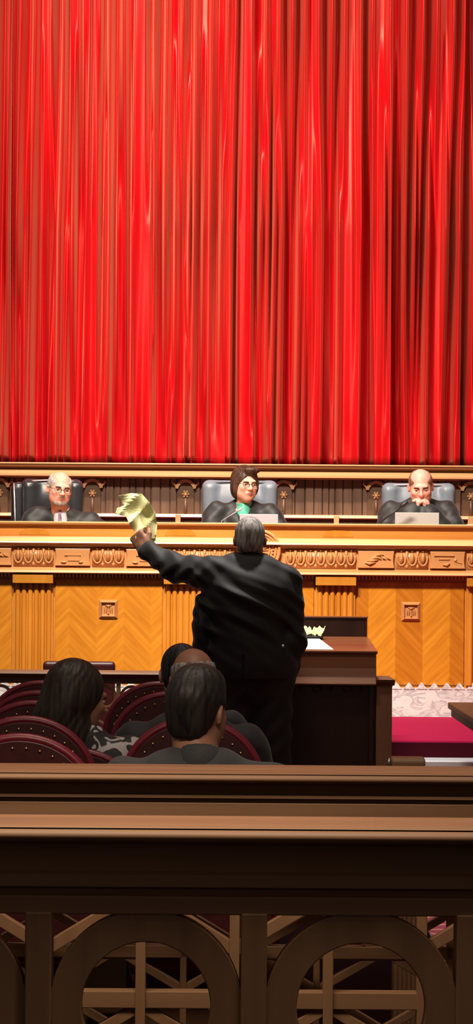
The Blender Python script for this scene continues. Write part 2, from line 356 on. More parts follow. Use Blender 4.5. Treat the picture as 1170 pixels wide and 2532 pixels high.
MID = [(0,.1),(12,.2),(19,.95),(30,-.1),(44,.95),(57,.1),(70,.4),(79,1),(93,.1),(103,.6),(110,.5),(120,.1),(132,.4),(149,1),(158,.6),(170,.6),(180,.95),(188,.05),(203,.05),(210,.95),(224,.8),(237,.85),(246,.1),(254,.95),(260,.6),(269,1),(277,.1),(287,.7),(298,.6),(308,.75),(314,.05),(323,1),(345,.85),(369,.9),(374,.5),(379,1),(385,.05),(393,.3),(405,.95),(420,.1),(431,1),(443,.5),(454,.05),(464,.95),(469,.3),(477,1),(488,.1),(500,.9),(508,.5),(515,.95),(531,.05),(544,1),(556,.6),(567,.95),(577,.0),(584,.8),(600,.8),(615,1),(625,.05),(637,.95),(646,.5),(655,.9),(662,.1),(670,1),(679,.6),(688,.95),(699,.1),(710,.3),(720,.0),(729,1),(740,.75),(762,.85),(773,.6),(784,.9),(796,.25),(808,.2),(821,.0),(827,1),(842,.8),(860,.85),(871,.7),(883,.95),(889,.05),(906,.2),(912,.7),(925,.5),(939,1),(947,.5),(955,1),(965,.05),(973,.5),(982,.2),(990,.95),(1003,.05),(1014,1),(1022,.4),(1026,.8),(1035,-.05),(1047,.95),(1056,.4),(1068,.5),(1080,.5),(1088,1),(1097,.6),(1108,-.3),(1121,.9),(1132,.3),(1142,-.3),(1155,.9),(1160,.5),(1168,.8)]
BOT = [(0,.5),(13,.95),(22,.1),(35,.1),(46,.2),(54,.9),(62,.7),(77,1),(87,.1),(105,.2),(118,.1),(123,.95),(136,.7),(149,1),(157,.7),(164,.95),(176,.1),(192,.2),(200,.3),(205,.9),(226,.75),(251,.85),(269,1),(277,.1),(300,.2),(316,.15),(323,1),(333,.7),(350,.8),(367,.7),(372,1),(382,.1),(410,.25),(420,.5),(436,.1),(449,.1),(454,1),(462,.4),(472,1),(482,.15),(497,.2),(520,.7),(554,.8),(562,.6),(567,1),(573,.05),(590,.7),(624,.85),(633,.15),(642,.3),(667,1),(676,.4),(687,1),(699,.1),(718,.2),(729,.9),(737,.5),(744,.9),(752,.4),(765,.8),(785,1),(794,.05),(820,.15),(826,1),(840,.7),(860,.8),(878,.95),(886,.05),(906,.15),(920,.7),(936,.85),(955,1),(964,.1),(985,.3),(996,.5),(1011,.1),(1034,.05),(1042,1),(1055,.5),(1083,.6),(1092,.2),(1101,-.1),(1108,.2),(1114,.9),(1129,.8),(1139,-.2),(1146,.7),(1165,.9)]
def curve_eval(spec, xs):
    X, Y = pl(spec)
    i = np.clip(np.searchsorted(X, xs)-1, 0, len(X)-2)
    t = np.clip((xs-X[i])/(X[i+1]-X[i]), 0, 1)
    t = t*t*(3-2*t)
    return Y[i]*(1-t)+Y[i+1]*t
rs = np.random.RandomState(5)
def ext(spec, seed):
    r = np.random.RandomState(seed); out = list(spec)
    x = spec[0][0]
    up = True
    while x > -900: x -= r.uniform(9, 20); out.append((x, r.uniform(.8, 1) if up else r.uniform(0, .3))); up = not up
    x = spec[-1][0]; up = False
    while x < 2070: x += r.uniform(9, 20); out.append((x, r.uniform(.8, 1) if up else r.uniform(0, .3))); up = not up
    return out
TOP, MID, BOT = ext(TOP, 1), ext(MID, 1), ext(BOT, 1)
zt, zm, zb = HC+(1411-75)/KC, HC+(1411-575)/KC, HC+(1411-1090)/KC
zhem = HC+(1411-1150)/KC
def curtain(name, px0, px1, label):
    xs = np.arange(px0, px1+.1, 1.5); zs = np.linspace(zhem, 7.6, 90)
    T, Mi, Bo = curve_eval(TOP, xs), curve_eval(MID, xs), curve_eval(BOT, xs)
    V = []
    for z in zs:
        if z > zm:
            t = min(1.25, (z-zm)/(zt-zm)); t = min(t, 1); a = Mi*(1-t)+T*t
        else:
            t = min(1, (zm-z)/(zm-zb)); a = Mi*(1-t)+Bo*t
        x = (xs-585)/KC
        flare = 0.015*np.sin(x*5+z*.5)
        low = max(0, 1-(z-zhem)/.5)
        wob = low*.006*(np.sin(x*60+z*9)+np.sin(x*37-z*13))
        y = -np.sign(a)*np.abs(a)**1.25*.33+flare+wob
        V.append(np.stack([x+.004*np.sin(z*1.1+xs*.013), y, np.full_like(x, z)], 1))
    V = np.concatenate(V); n = len(xs); m = len(zs)
    i = np.arange(n-1); Q = []
    for j in range(m-1):
        a = j*n+i; Q.append(np.stack([a, a+1, a+1+n, a+n], 1))
    Q = np.concatenate(Q)
    me = bpy.data.meshes.new(name); me.from_pydata(V.tolist(), [], Q.tolist())
    o = newobj(name, me, MT['velvet'], None, True); o.location = (0, DC, 0)
    md = o.modifiers.new('cloth', 'SOLIDIFY'); md.thickness = .006
    return tag(o, label, 'curtain', 'red velvet stage curtain panels')
curtain('stage_curtain', 27, 1137.5, 'wide central panel of pleated red velvet curtain hanging behind the three judges')
curtain('stage_curtain', -880, 26.3, 'red velvet curtain panel at the far left edge of the photo')
curtain('stage_curtain', 1138.5, 2050, 'red velvet curtain panel at the far right edge, past the dark gap')
bm = B(); tube(bm, [(-4.6, DC-.05, 7.62), (4.6, DC-.05, 7.62)], .03, 12); tag(obj('curtain_rod', bm, MT['dark'], smooth=True), 'long rod high up carrying the red curtain', 'rod')

# ================================================================ JUDGES' BENCH
DB = 15.0; KB = 400.0; XB = (643-585)/KB
bench = thing('judges_bench', 'long golden oak bench with carved frieze and chevron panels in front of the three judges', 'bench', (XB, DB, 0))
def zb_(py): return HC+(1411-py)/KB
def xb(px): return (px-643)/KB
XL, XR = -3.4, 3.4
bm = B(); box(bm, XL, XR, .0, .42, .74, zb_(1299)); obj('carcass', bm, MT['oak'], bench)
bm = B(); profile(bm, [(.45, zb_(1293)), (-.04, zb_(1293)), (-.052, zb_(1295.5)), (-.045, zb_(1299)), (-.015, zb_(1301)), (.0, zb_(1301)), (.45, zb_(1301))], XL, XR); obj('top_ledge', bm, MT['oak_lit'], bench)
bm = B(); box(bm, XL, XR, -.012, 0, zb_(1331), zb_(1301)); obj('fascia', bm, MT['oak'], bench)
bm = B(); profile(bm, [(0, zb_(1330)), (-.012, zb_(1330)), (-.035, zb_(1333)), (-.085, zb_(1343)), (-.088, zb_(1346)), (-.055, zb_(1349)), (-.045, zb_(1355)), (0, zb_(1355))], XL, XR); obj('cornice', bm, MT['oak_lit'], bench)
bm = B(); box(bm, XL, XR, -.03, 0, zb_(1406), zb_(1354)); obj('frieze', bm, MT['oak_carved'], bench)
bm = B(); profile(bm, [(0, zb_(1405)), (-.035, zb_(1405)), (-.09, zb_(1414)), (-.10, zb_(1419)), (-.075, zb_(1422)), (0, zb_(1422))], XL, XR); obj('lower_moulding', bm, MT['oak_carved'], bench)
bm = B(); x = XL
while x < XR: box(bm, x, x+.013, -.07, 0, zb_(1430), zb_(1421.5)); x += .022
obj('dentil_band', bm, MT['oak_carved'], bench)
# bays
def panel(a, b_, mt):
    bm = B(); box(bm, xb(a)+.004, xb(b_)-.004, -.012, 0, zb_(1690), zb_(1436)); obj('veneer_panel', bm, mt, bench, bevel=.003)
def pilaster(a, b_, flip=False):
    x0, x1 = xb(a), xb(b_)
    bm = B(); box(bm, x0+.003, x1-.003, -.022, 0, zb_(1690), zb_(1444))
    n = 6; w = (x1-x0-.02)/n
    for i in range(n):
        cx = x0+.01+w*(i+.5)
        pts = [(cx-w*.42, zb_(1697)), (cx+w*.42, zb_(1697)), (cx+w*.42, zb_(1446)), (cx-w*.42, zb_(1446))]
        # rounded reed
        L = []
        for z in (zb_(1690), zb_(1446)):
            L.append([bm.verts.new((cx+w*.42*math.cos(t), -.022-.020*math.sin(t), z)) for t in [PI*k/8 for k in range(9)]])
        for k in range(8): bm.faces.new((L[0][k], L[0][k+1], L[1][k+1], L[1][k]))
    p = obj('pilaster', bm, MT['oak_v'], bench)
    bm = B(); box(bm, x0, x1, -.085, 0, zb_(1446), zb_(1423)); obj('capital', bm, MT['inlay'], p, bevel=.004)
for s in (1, -1):
    def mx(a, b_): return (a, b_) if s > 0 else (1286-b_, 1286-a)
    pilaster(*mx(780, 880)); panel(*mx(882, 1150), MT['chevron_strong' if s > 0 else 'chevron'])
    pilaster(*mx(1152, 1252)); panel(*mx(1254, 1522), MT['chevron']); pilaster(*mx(1524, 1624)); panel(*mx(1626, 1894), MT['chevron'])
panel(508, 778, MT['chevron'])
def inset(px, py):
    cx, cz, h = xb(px), zb_(py), .060
    bm = B()
    for i in range(4):   # four sloping sides of a picture-frame moulding
        R = Matrix.Rotation(i*PI/2, 3, 'Y'); o_, n_ = h, h-.017
        P = [Vector((-o_, -.012, -o_)), Vector((o_, -.012, -o_)), Vector((n_, -.034, -n_)), Vector((-n_, -.034, -n_)), Vector((-n_+.006, -.013, -n_+.006)), Vector((n_-.006, -.013, -n_+.006))]
        v = [bm.verts.new(R @ p+Vector((cx, 0, cz))) for p in P]
        bm.faces.new((v[0], v[1], v[2], v[3])); bm.faces.new((v[3], v[2], v[5], v[4]))
    f = obj('carved_inset', bm, MT['oak_carved'], bench)
    bm = B(); box(bm, cx-.043, cx+.043, -.0145, -.006, cz-.043, cz+.043)
    for dx in (-.024, -.012, .012, .024): ball(bm, (cx+dx, -.016, cz-.003), (.0042, .010, .022), 8, 6)
    tube(bm, [(cx, -.02, cz-.028), (cx, -.02, cz+.018)], .005, 8); ball(bm, (cx, -.02, cz+.02), (.011, .010, .009), 10, 8)
    ball(bm, (cx-.012, -.018, cz+.024), (.008, .006, .004), 8, 6); ball(bm, (cx+.012, -.018, cz+.024), (.008, .006, .004), 8, 6)
    obj('emblem', bm, MT['oak_carved'], f, smooth=False)
for px in (1017, 269, 1389, -103): inset(px, 1509)
def leafy(a, b_):
    x0, x1 = xb(a), xb(b_); n = max(3, round((b_-a)/25.0)); w = (x1-x0)/n
    zt, zl = zb_(1359), zb_(1403)
    bm = B(); box(bm, x0+.002, x1-.002, -.040, -.025, zl-.004, zt+.004)
    for i in range(n):
        cx = x0+w*(i+.5); cz = (zt+zl)/2+.008; rx, rz = w*.40, .043
        pts = [(cx+rx*math.cos(t), -.046, cz+rz*math.sin(t)) for t in [PI*.88+PI*1.24*k/14 for k in range(15)]]
        tube(bm, pts, .0065, 6)
        ball(bm, (cx, -.044, cz+.003), (w*.20, .022, .034), 10, 8)
        if i < n-1:
            ex = x0+w*(i+1)
            tube(bm, [(ex, -.045, cz+.042), (ex, -.05, cz+.012), (ex, -.043, cz-.012)], [.009, .007, .002], 6)
            ball(bm, (ex, -.042, zl+.013), (.010, .008, .012), 8, 6)
        ball(bm, (cx, -.042, zt-.003), (.008, .010, .006), 8, 6)
    obj('leaf_carving', bm, MT['oak_carved'], bench, smooth=True)
def relief(a, b_, kind=0):
    x0, x1 = xb(a), xb(b_); zt, zl = zb_(1360), zb_(1402); cx = (x0+x1)/2; cz = (zt+zl)/2; hw = (x1-x0)/2
    bm = B()
    pts = [(x0+.004, zl), (x1-.004, zl), (x1-.009, cz-.02), (x1-.010, cz), (x1-.009, cz+.02), (x1-.004, zt), (x0+.004, zt), (x0+.009, cz+.02), (x0+.010, cz), (x0+.009, cz-.02)]
    prism(bm, pts, -.062, -.02)
    f = obj('relief_block', bm, MT['oak_carved'], bench, bevel=.003)
    bm = B()
    if kind == 0:      # leaf spray
        for j in range(4):
            t = j/3; p0 = Vector((cx-hw*.6+t*.05, -.066, cz-.02+.012*j)); 
            tube(bm, [p0, p0+Vector((.03, -.006, -.004+.006*j)), p0+Vector((.066, -.002, .002+.004*j))], [.003, .009, .002], 6)
        for j in range(3):
            p0 = Vector((cx+.0+.028*j, -.064, cz+.024)); tube(bm, [p0, p0+Vector((.016, -.006, -.014)), p0+Vector((.036, 0, -.024))], [.003, .006, .003], 6)
    elif kind == 1:    # scroll and tablet
        box(bm, cx-hw*.75, cx+hw*.35, -.070, -.05, cz+.024, cz+.033); box(bm, cx-hw*.5, cx+hw*.1, -.068, -.05, cz+.002, cz+.010)
        tube(bm, [(cx-.03, -.066, cz-.028), (cx-.005, -.07, cz-.030), (cx+.012, -.068, cz-.018)], [.005, .008, .004], 6)
        ball(bm, (cx+hw*.42, -.066, cz), (.010, .008, .010), 10, 8); tube(bm, [(cx+hw*.42, -.064, cz-.008), (cx+hw*.75, -.064, cz-.018)], .004, 6)
    else:              # plaque
        box(bm, cx-.03, cx+.045, -.067, -.05, cz-.022, cz+.006); box(bm, cx-.05, cx+.05, -.069, -.05, cz+.010, cz+.016)
        ball(bm, (cx-.055, -.066, cz-.030), (.018, .008, .006), 10, 6); ball(bm, (cx+.05, -.066, cz-.030), (.015, .008, .005), 10, 6)
    obj('relief', bm, MT['oak_carved'], f, smooth=False)
for s in (1, -1):
    def mx(a, b_): return (a, b_) if s > 0 else (1286-b_, 1286-a)
    leafy(*mx(705, 880)); relief(*mx(882, 975), 0 if s > 0 else 2); leafy(*mx(978, 1058)); relief(*mx(1060, 1150), 1 if s > 0 else 2)
    leafy(*mx(1152, 1252)); relief(*mx(1254, 1346), 0); leafy(*mx(1349, 1429)); relief(*mx(1431, 1522), 1); leafy(*mx(1524, 1624))
# medallion in the middle
cz = zb_(1360)
bm = B(); ring(bm, 0, cz, .118, .001, -.060, 0, 48); md_ = obj('medallion', bm, MT['oak_carved'], bench)
bm = B()
for r, t in ((.118, .010), (.098, .006), (.060, .005)): tube(bm, [(r*math.cos(a), -.062, cz+r*math.sin(a)) for a in [2*PI*i/48 for i in range(48)]], t, 8, closed=True)
obj('medallion_rim', bm, MT['oak_carved'], md_, smooth=True)
bm = B()
for i in range(24): a = 2*PI*i/24; ball(bm, (.079*math.cos(a), -.064, cz+.079*math.sin(a)), (.006, .008, .006), 8, 6)
for i in range(9): a = PI*i/8; tube(bm, [(.012*math.cos(a), -.066, cz+.012*math.sin(a)), (.050*math.cos(a), -.064, cz+.050*math.sin(a))], [.005, .002], 6)
ball(bm, (0, -.066, cz+.004), (.018, .012, .018)); box(bm, -.045, .045, -.070, -.055, cz-.022, cz-.014); ball(bm, (.018, -.066, cz-.034), (.02, .01, .008)); ball(bm, (-.020, -.066, cz-.034), (.014, .01, .008))
obj('seal_relief', bm, MT['oak_carved'], md_, smooth=False)
for px in (85, 445, 835, 1215):
    cx = xb(px); bm = B(); pts = [(cx+.095*math.cos(t), zb_(1326)+.045*math.sin(t)) for t in [PI*i/16 for i in range(17)]]
    prism(bm, pts, -.0145, -.01); obj('marquetry_inlay', bm, MT['inlay'], bench)
# marble foot of the bench
bm = B(); box(bm, XL, XR, -.03, .42, 0, .760); pf = obj('marble_plinth', bm, MT['marble'], bench)
bm = B(); x = XL
while x < XR:
    prism(bm, [(x, .755), (x+.070, .755), (x+.036, .797)], -.034, -.012); x += .078
obj('zigzag_border', bm, MT['marble'], pf)
bm = B(); box(bm, XL, XR, .42, 1.0, 1.60, 1.64); obj('desk_top', bm, MT['oak'], bench, bevel=.004)

# ================================================================ RAISED PLATFORM ON THE RIGHT
bm = B(); box(bm, .80, 5, 12.85, 14.96, .0, .585); tag(obj('raised_platform', bm, [MT['red_carpet']], bevel=.01), kind='structure')
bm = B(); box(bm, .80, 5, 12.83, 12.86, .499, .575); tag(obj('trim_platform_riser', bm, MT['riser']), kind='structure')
bm = B(); box(bm, .80, 5, 12.60, 12.84, 0, .497); tag(obj('trim_marble_curb', bm, MT['pale_marble'], bevel=.006), kind='structure')

# ================================================================ COUNSEL TABLE, right
KT = 480.0
tb = thing('counsel_table', 'brown wooden counsel table whose corner juts in at the right edge above the crimson platform', 'table', (1.86, 11.7, .0125))
bm = B(); box(bm, -.766, .9, -.95, .80, .7625, .7955); obj('table_top', bm, MT['table'], tb, bevel=.006)
bm = B(); box(bm, -.750, .88, -.93, .785, .7225, .7635); obj('apron', bm, MT['table'], tb, bevel=.004)
for yy in (-.55, .30):
    bm = B(); box(bm, -.10, .10, yy-.08, yy+.08, 0.06, .7245); box(bm, -.32, .32, yy-.06, yy+.06, 0, .06); obj('pedestal', bm, MT['dark'], tb, bevel=.01)

# ================================================================ LECTERN
KL = 500.0; DL = 12.0
lec = thing('lectern', 'wide reddish wooden lectern with papers beside the standing man in black suit', 'lectern', (.255, DL, 0))
def zl(py, k=KL): return HC+(1411-py)/k
W = .44
bm = B()
prof = [(0.0, zl(1613)), (.0, zl(1622)), (-.004, zl(1650)), (-.02, zl(1672)), (-.035, zl(1688)), (-.035, zl(1692)), (.50, zl(1692)), (.86, zl(1692)), (.86, 1.125)]
profile(bm, prof, -W, W); obj('desk_box', bm, MT['lectern'], lec, bevel=.004)
bm = B(); profile(bm, [(-.008, zl(1613)), (-.008, zl(1609)+.004), (.86, 1.132), (.86, 1.124), (0, zl(1615))], -W-.006, W+.006); obj('desk_surface', bm, MT['lectern'], lec, bevel=.003)
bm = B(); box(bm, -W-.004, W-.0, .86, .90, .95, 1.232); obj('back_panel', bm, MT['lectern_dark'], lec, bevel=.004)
bm = B(); box(bm, -W-.006, W+.004, .85, .91, 1.23, 1.24); obj('back_cap', bm, MT['lectern'], lec, bevel=.003)
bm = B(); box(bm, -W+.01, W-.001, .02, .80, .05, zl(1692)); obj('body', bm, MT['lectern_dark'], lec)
for i in range(5):
    bm = B(); cx = -.30+.15*i; cz = zl(1702)
    tube(bm, [(cx+.020*math.cos(t), .018, cz+.014*math.sin(t)) for t in [2*PI*k/16 for k in range(16)]], .005, 6, closed=True)
    obj('carved_roundel', bm, MT['leather_dark'], lec, smooth=True)
    bm = B(); ball(bm, (cx+.07, .018, cz), (.010, .006, .014), 8, 6); obj('carved_boss', bm, MT['leather_dark'], lec, smooth=True)
bm = B(); box(bm, W-.035, W-.012, .0, .05, .05, zl(1692)); box(bm, -W+.012, -W+.035, .0, .05, .05, zl(1692)); box(bm, -W+.0, W-.0, -.01, .82, 0, .07); obj('body_frame', bm, MT['lectern_dark'], lec, bevel=.003)
bm = B(); box(bm, .441, .520, .0, .40, 0, zl(1690)); pst = obj('side_post', bm, MT['rail_v'], lec, bevel=.004)
bm = B(); profile(bm, [(-.006, zl(1692)), (-.022, zl(1684)), (-.026, zl(1677)), (.42, zl(1677)), (.42, zl(1692))], .441, .532); obj('post_cap', bm, MT['dark'], pst, bevel=.003)
# things on the lectern
def surf(y): return 1.079+(1.132-1.079)*(y+.008)/.868
def paper_on(name, cx, y0, y1, w0, th, m, label, cat, skew=0.0):
    bm = B()
    P = [(cx-w0/2, y0), (cx+w0/2, y0), (cx+w0/2+skew, y1), (cx-w0/2+skew, y1)]
    a = [bm.verts.new((p[0], p[1], surf(p[1])+.003)) for p in P]; b = [bm.verts.new((p[0], p[1], surf(p[1])+.003+th)) for p in P]
    for i in range(4): bm.faces.new((a[i], a[(i+1) % 4], b[(i+1) % 4], b[i]))
    bm.faces.new(a[::-1]); bm.faces.new(b)
    o = obj(name, bm, m, bevel=.001); o.location = (.255, DL, 0); return tag(o, label, cat)
paper_on('paper_stack', .090, .04, .62, .28, .006, MT['paper'], 'pale white papers lying on the lectern right of the standing man', 'papers', -.05)
bm = B(); box(bm, -.055, .055, -.06, .06, 0, .012); nb = obj('notepad', bm, MT['black_plastic'], bevel=.003); nb.location = (.255+.145, DL+.70, surf(.70)+.005); tag(nb, 'small dark folder under the lime notes on the lectern', 'folder')
for i, (dx, dz, rz, lb) in enumerate(((-.030, .034, .5, 'crumpled lime green note, left one of the pair on the lectern'), (.030, .032, -.3, 'crumpled lime green note, right one of the pair on the lectern'))):
    bm = B(); rr = random.Random(i); G = 7
    vs = [[bm.verts.new(((u/(G-1)-.5)*.062, (v/(G-1)-.5)*.05+.006*rr.uniform(-1, 1), .008*math.sin(u*2.2+i)+(v/(G-1)-.5)*.038+rr.uniform(-.004, .004))) for v in range(G)] for u in range(G)]
    for u in range(G-1):
        for v in range(G-1): bm.faces.new((vs[u][v], vs[u+1][v], vs[u+1][v+1], vs[u][v+1]))
    o = obj('sticky_note', bm, MT['note']); md = o.modifiers.new('t', 'SOLIDIFY'); md.thickness = .002
    o.location = (.255+.145+dx, DL+.67, surf(.67)+.012+dz); o.rotation_euler = (0, 0, rz); tag(o, lb, 'note')

# ================================================================ BALUSTRADES
def cap_profile(o, h, k, py):   # o = y of the near face, returns nothing; helper kept per rail
    return HC+(1411-py)/k
# --- near rail (B)
Db = 5.0; Kb = 1205.0
def zn(py): return HC+(1411-py)/Kb
near = thing('near_balustrade', 'dark brown wooden railing with big round rings nearest the viewer', 'railing', (0, Db, 0), math.radians(.3))
XN = 2.5
bm = B(); profile(bm, [(.22, zn(2047)), (-.012, zn(2047)), (-.018, zn(2050)), (-.006, zn(2052)), (.10, zn(2056)), (.22, zn(2056))], -XN, XN); obj('rail_top_board', bm, MT['rail'], near)
bm = B(); pts = [(.20, zn(2053)), (-.010, zn(2053))]
for i in range(11): a = PI/2-PI*i/10*.9; pts.append((-.018-.020*math.cos(a), zn(2070)+.0135*math.sin(a)))
pts += [(.0, zn(2092)), (.012, zn(2110)), (.014, zn(2160)), (.002, zn(2168)), (.0, zn(2198)), (.012, zn(2205)), (.018, zn(2222)), (.20, zn(2222))]
profile(bm, pts, -XN, XN); obj('rail_moulding', bm, MT['rail'], near, autos=True, smooth=True)
bm = B(); box(bm, -XN, XN, .0, .05, zn(2267), zn(2221)); obj('upper_board', bm, MT['rail'], near, bevel=.003)
bm = B(); box(bm, -XN, XN, .0, .07, 0.04, .14); obj('bottom_board', bm, MT['rail'], near, bevel=.003)
for i in range(-5, 6):
    cx = .042+.4445*i
    bm = B(); box(bm, cx-.027, cx+.027, -.006, .07, 0, zn(2262)); obj('post', bm, MT['rail_v'], near, bevel=.003)
    bm = B(); rc = cx-.2222; ring(bm, rc, zn(2496), .199, .133, .004, .048, 72); obj('ring', bm, MT['rail_v'], near, bevel=.0025)
    bm = B(); ring(bm, rc, zn(2496)-.40, .199, .133, .004, .048, 72); box(bm, rc-.012, rc+.012, .01, .04, .12, .26); obj('lower_ring', bm, MT['rail_v'], near)
# --- second rail (A)
Da = 5.83; Ka = 1030.0
def za(py): return HC+(1411-py)/Ka
mid = thing('second_balustrade', 'brown wooden railing with diagonal lattice just beyond the nearest railing', 'railing', (0, Da, 0), math.radians(.3))
XM = 2.5
bm = B(); profile(bm, [(.24, za(1911)), (-.012, za(1911)), (-.018, za(1913)), (-.006, za(1915)), (.24, za(1918))], -XM, XM); obj('rail_top_board', bm, MT['rail'], mid)
bm = B(); pts = [(.22, za(1915)), (-.010, za(1915))]
for i in range(9): a = PI/2-PI*i/8*.9; pts.append((-.016-.016*math.cos(a), za(1925)+.0095*math.sin(a)))
pts += [(.004, za(1940)), (.012, za(1965)), (-.006, za(1967)), (-.006, za(1974)), (.010, za(1977)), (.010, za(1986)), (.22, za(1986))]
profile(bm, pts, -XM, XM); obj('rail_moulding', bm, MT['rail'], mid, autos=True, smooth=True)
bm = B(); box(bm, -XM, XM, .0, .04, za(2022), za(1986)); obj('upper_board', bm, MT['rail'], mid, bevel=.002)
bm = B(); box(bm, -XM, XM, .0, .04, .05, .14); obj('bottom_board', bm, MT['rail'], mid, bevel=.002)
bm = B(); box(bm, -XM, XM, .0, .045, za(2496), za(2454)); obj('middle_board', bm, MT['rail'], mid, bevel=.002)
zt_, zm_ = za(2022), za(2472)
for i in range(-5, 6):
    cx = .0025+.451*i
    bm = B(); box(bm, cx-.012+.0, cx+.012, -.004, .03, .1, zt_); obj('slender_post', bm, MT['rail_v'], mid, bevel=.002)
    c2 = cx+.2255
    bm = B(); box(bm, c2-.012, c2+.012, -.008, .04, .1, zt_); obj('upright', bm, MT['rail_v'], mid, bevel=.002)
    bm = B()
    zv = za(2352)
    for s in (1, -1):
        bar(bm, (cx, zv), (cx+s*.2255, zv+.137), .030, .008, .036)
        bar(bm, (cx, zv+.275), (cx+s*.2255, zv+.137), .024, .008, .036)
        bar(bm, (c2, zm_-.02), (c2+s*.2255, zm_-.155), .026, .008, .036)
    obj('lattice', bm, MT['rail_v'], mid, bevel=.002)
# back face of the second rail: horizontals, slim uprights and X lattice
Kc = 991.0; yb = F/Kc-Da
def zc(py): return HC+(1411-py)/Kc
bm = B(); box(bm, -XM, XM, yb, yb+.035, zc(2370), zc(2339)); obj('back_board', bm, MT['rail'], mid, bevel=.002)
per = .333
for i in range(-6, 8):
    cx = -.124+per*i
    bm = B(); box(bm, cx-.008, cx+.008, yb, yb+.03, .05, zt_); obj('back_upright', bm, MT['rail_v'], mid, bevel=.002)
    bm = B(); z0 = zc(2450); dz = .0975
    for s in (1, -1):
        for j in (-3, -1, 1): bar(bm, (cx, z0+dz*(j-1)), (cx+s*per/2, z0+dz*j), .020, yb+.004, yb+.027); bar(bm, (cx+s*per/2, z0+dz*j), (cx, z0+dz*(j+1)), .020, yb+.004, yb+.027)
    obj('back_lattice', bm, MT['rail_v'], mid, bevel=.002)
# --- far rail (C), behind the seats
Dc = 12.4; Kf = F/Dc
def zf(py): return HC+(1411-py)/Kf
far = thing('far_balustrade', 'low brown railing with small rings behind the theatre seats on the left', 'railing', (0, Dc, 0))
x0, x1 = -1.9, -.21
bm = B(); profile(bm, [(.12, zf(1662)), (-.02, zf(1665)), (-.03, zf(1669)), (-.02, zf(1673)), (.0, zf(1677)), (.12, zf(1677))], x0, x1); obj('rail_cap', bm, MT['rail'], far)
bm = B(); box(bm, x0, x1, .0, .08, zf(1693), zf(1677)); obj('upper_board', bm, MT['dark'], far, bevel=.002)
bm = B(); box(bm, x0, x1, .0, .08, 0, .12); obj('bottom_board', bm, MT['dark'], far)
i = 0; x = (262-585)/Kf-.134*8.0
while x < x1-.05:
    bm = B(); ring(bm, x, zf(1726), .060, .046, .01, .04, 28); obj('ring', bm, MT['rail_v'], far, bevel=.002)
    bm = B()
    for s in (1, -1): bar(bm, (x, zf(1757)), (x+s*.067, zf(1775)), .014, .01, .04); bar(bm, (x, zf(1795)), (x+s*.067, zf(1775)), .014, .01, .04); bar(bm, (x, zf(1795)), (x+s*.067, .25), .014, .01, .04)
    obj('lattice', bm, MT['rail_v'], far, bevel=.002)
    if i % 3 == 2:
        bm = B(); box(bm, x+.058, x+.078, -.004, .06, 0, zf(1690)); obj('post', bm, MT['rail_v'], far, bevel=.002)
    x += .134; i += 1
# reeded post on the right
pr = thing('reeded_post', 'short brown reeded wooden post with a rounded cap behind the railings at lower right', 'post', at(1008, 1870, 7.7)-Vector((0, 0, 0)))
hp = pr.location.z; pr.location.z = 0
bm = B(); box(bm, -.042, .042, -.042, .042, 0, hp-.03)
for j in range(6): tube(bm, [(-.035+.014*j, -.043, 0.02), (-.035+.014*j, -.043, hp-.05)], .006, 8)
obj('shaft', bm, MT['rail_v'], pr)
bm = B(); profile(bm, [(-.055, hp-.032), (-.055, hp-.012), (-.045, hp-.003), (0, hp), (.045, hp-.003), (.055, hp-.012), (.055, hp-.032)], -.053, .053); obj('post_cap', bm, MT['rail'], pr, bevel=.006)
bm = B(); ball(bm, (-.060, -.03, hp-.020), (.006, .006, .016)); obj('metal_bracket', bm, MT['chrome'], pr, smooth=True)

# ================================================================ THEATRE SEATS
def seat_outline(w, zbase, ztop, n=28):
    r = w/2; zc_ = ztop-r*.92
    return [(-r*.96, zbase), (r*.96, zbase)]+[(r*math.cos(t), zc_+r*.92*math.sin(t)) for t in [PI*i/n for i in range(n+1)]]
def make_seat(label, top=1.0, name='theatre_seat', group='burgundy theatre seats'):
    t = thing(name, label, 'chair', (0, 0, 0), 0, group)
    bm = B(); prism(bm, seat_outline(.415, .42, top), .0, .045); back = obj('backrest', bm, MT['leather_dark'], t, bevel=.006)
    ol = seat_outline(.43, .42, top+.004)
    bm = B(); tube(bm, [(p[0], .012, p[1]) for p in ol[2:]+[ol[0]]][:] if False else [(ol[1][0], .012, .42)]+[(p[0], .012, p[1]) for p in ol[2:]]+[(ol[0][0], .012, .42)], .014, 10)
    obj('rim', bm, MT['leather_red'], t, smooth=True)
    ol = seat_outline(.372, .46, top-.024, 15)
    me = None
    for p in ol[2:]+[(s*.186, .74-.05*k) for k in range(3) for s in (-1, 1)]:
        if me is None:
            bm = B(); ball(bm, (0, 0, 0), (.0042, .003, .0042), 8, 6); q = obj('nail', bm, MT['brass'], back, smooth=True); me = q.data
        else: q = newobj('nail', me, None, back)
        q.location = (p[0], -.003, p[1])
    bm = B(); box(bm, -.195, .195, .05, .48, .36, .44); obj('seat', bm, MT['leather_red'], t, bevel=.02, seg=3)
    for s in (-1, 1):
        bm = B(); tube(bm, [(s*.222, .0, .60), (s*.222, .12, .63), (s*.222, .30, .63), (s*.222, .36, .60), (s*.222, .36, .45)], .014, 8); obj('armrest', bm, MT['dark'], t, smooth=True)
    bm = B(); box(bm, -.16, .16, .16, .30, .04, .37); box(bm, -.19, .19, .08, .38, 0, .04); obj('pedestal', bm, MT['dark'], t, bevel=.006)
    return t
ROWS = [(10.0, 1697, 100, 392), (9.2, 1722, 92, 420), (8.5, 1745, 82, None), (7.6, 1787, 62, 477), (6.78, 1835, 48, None)]
proto = None
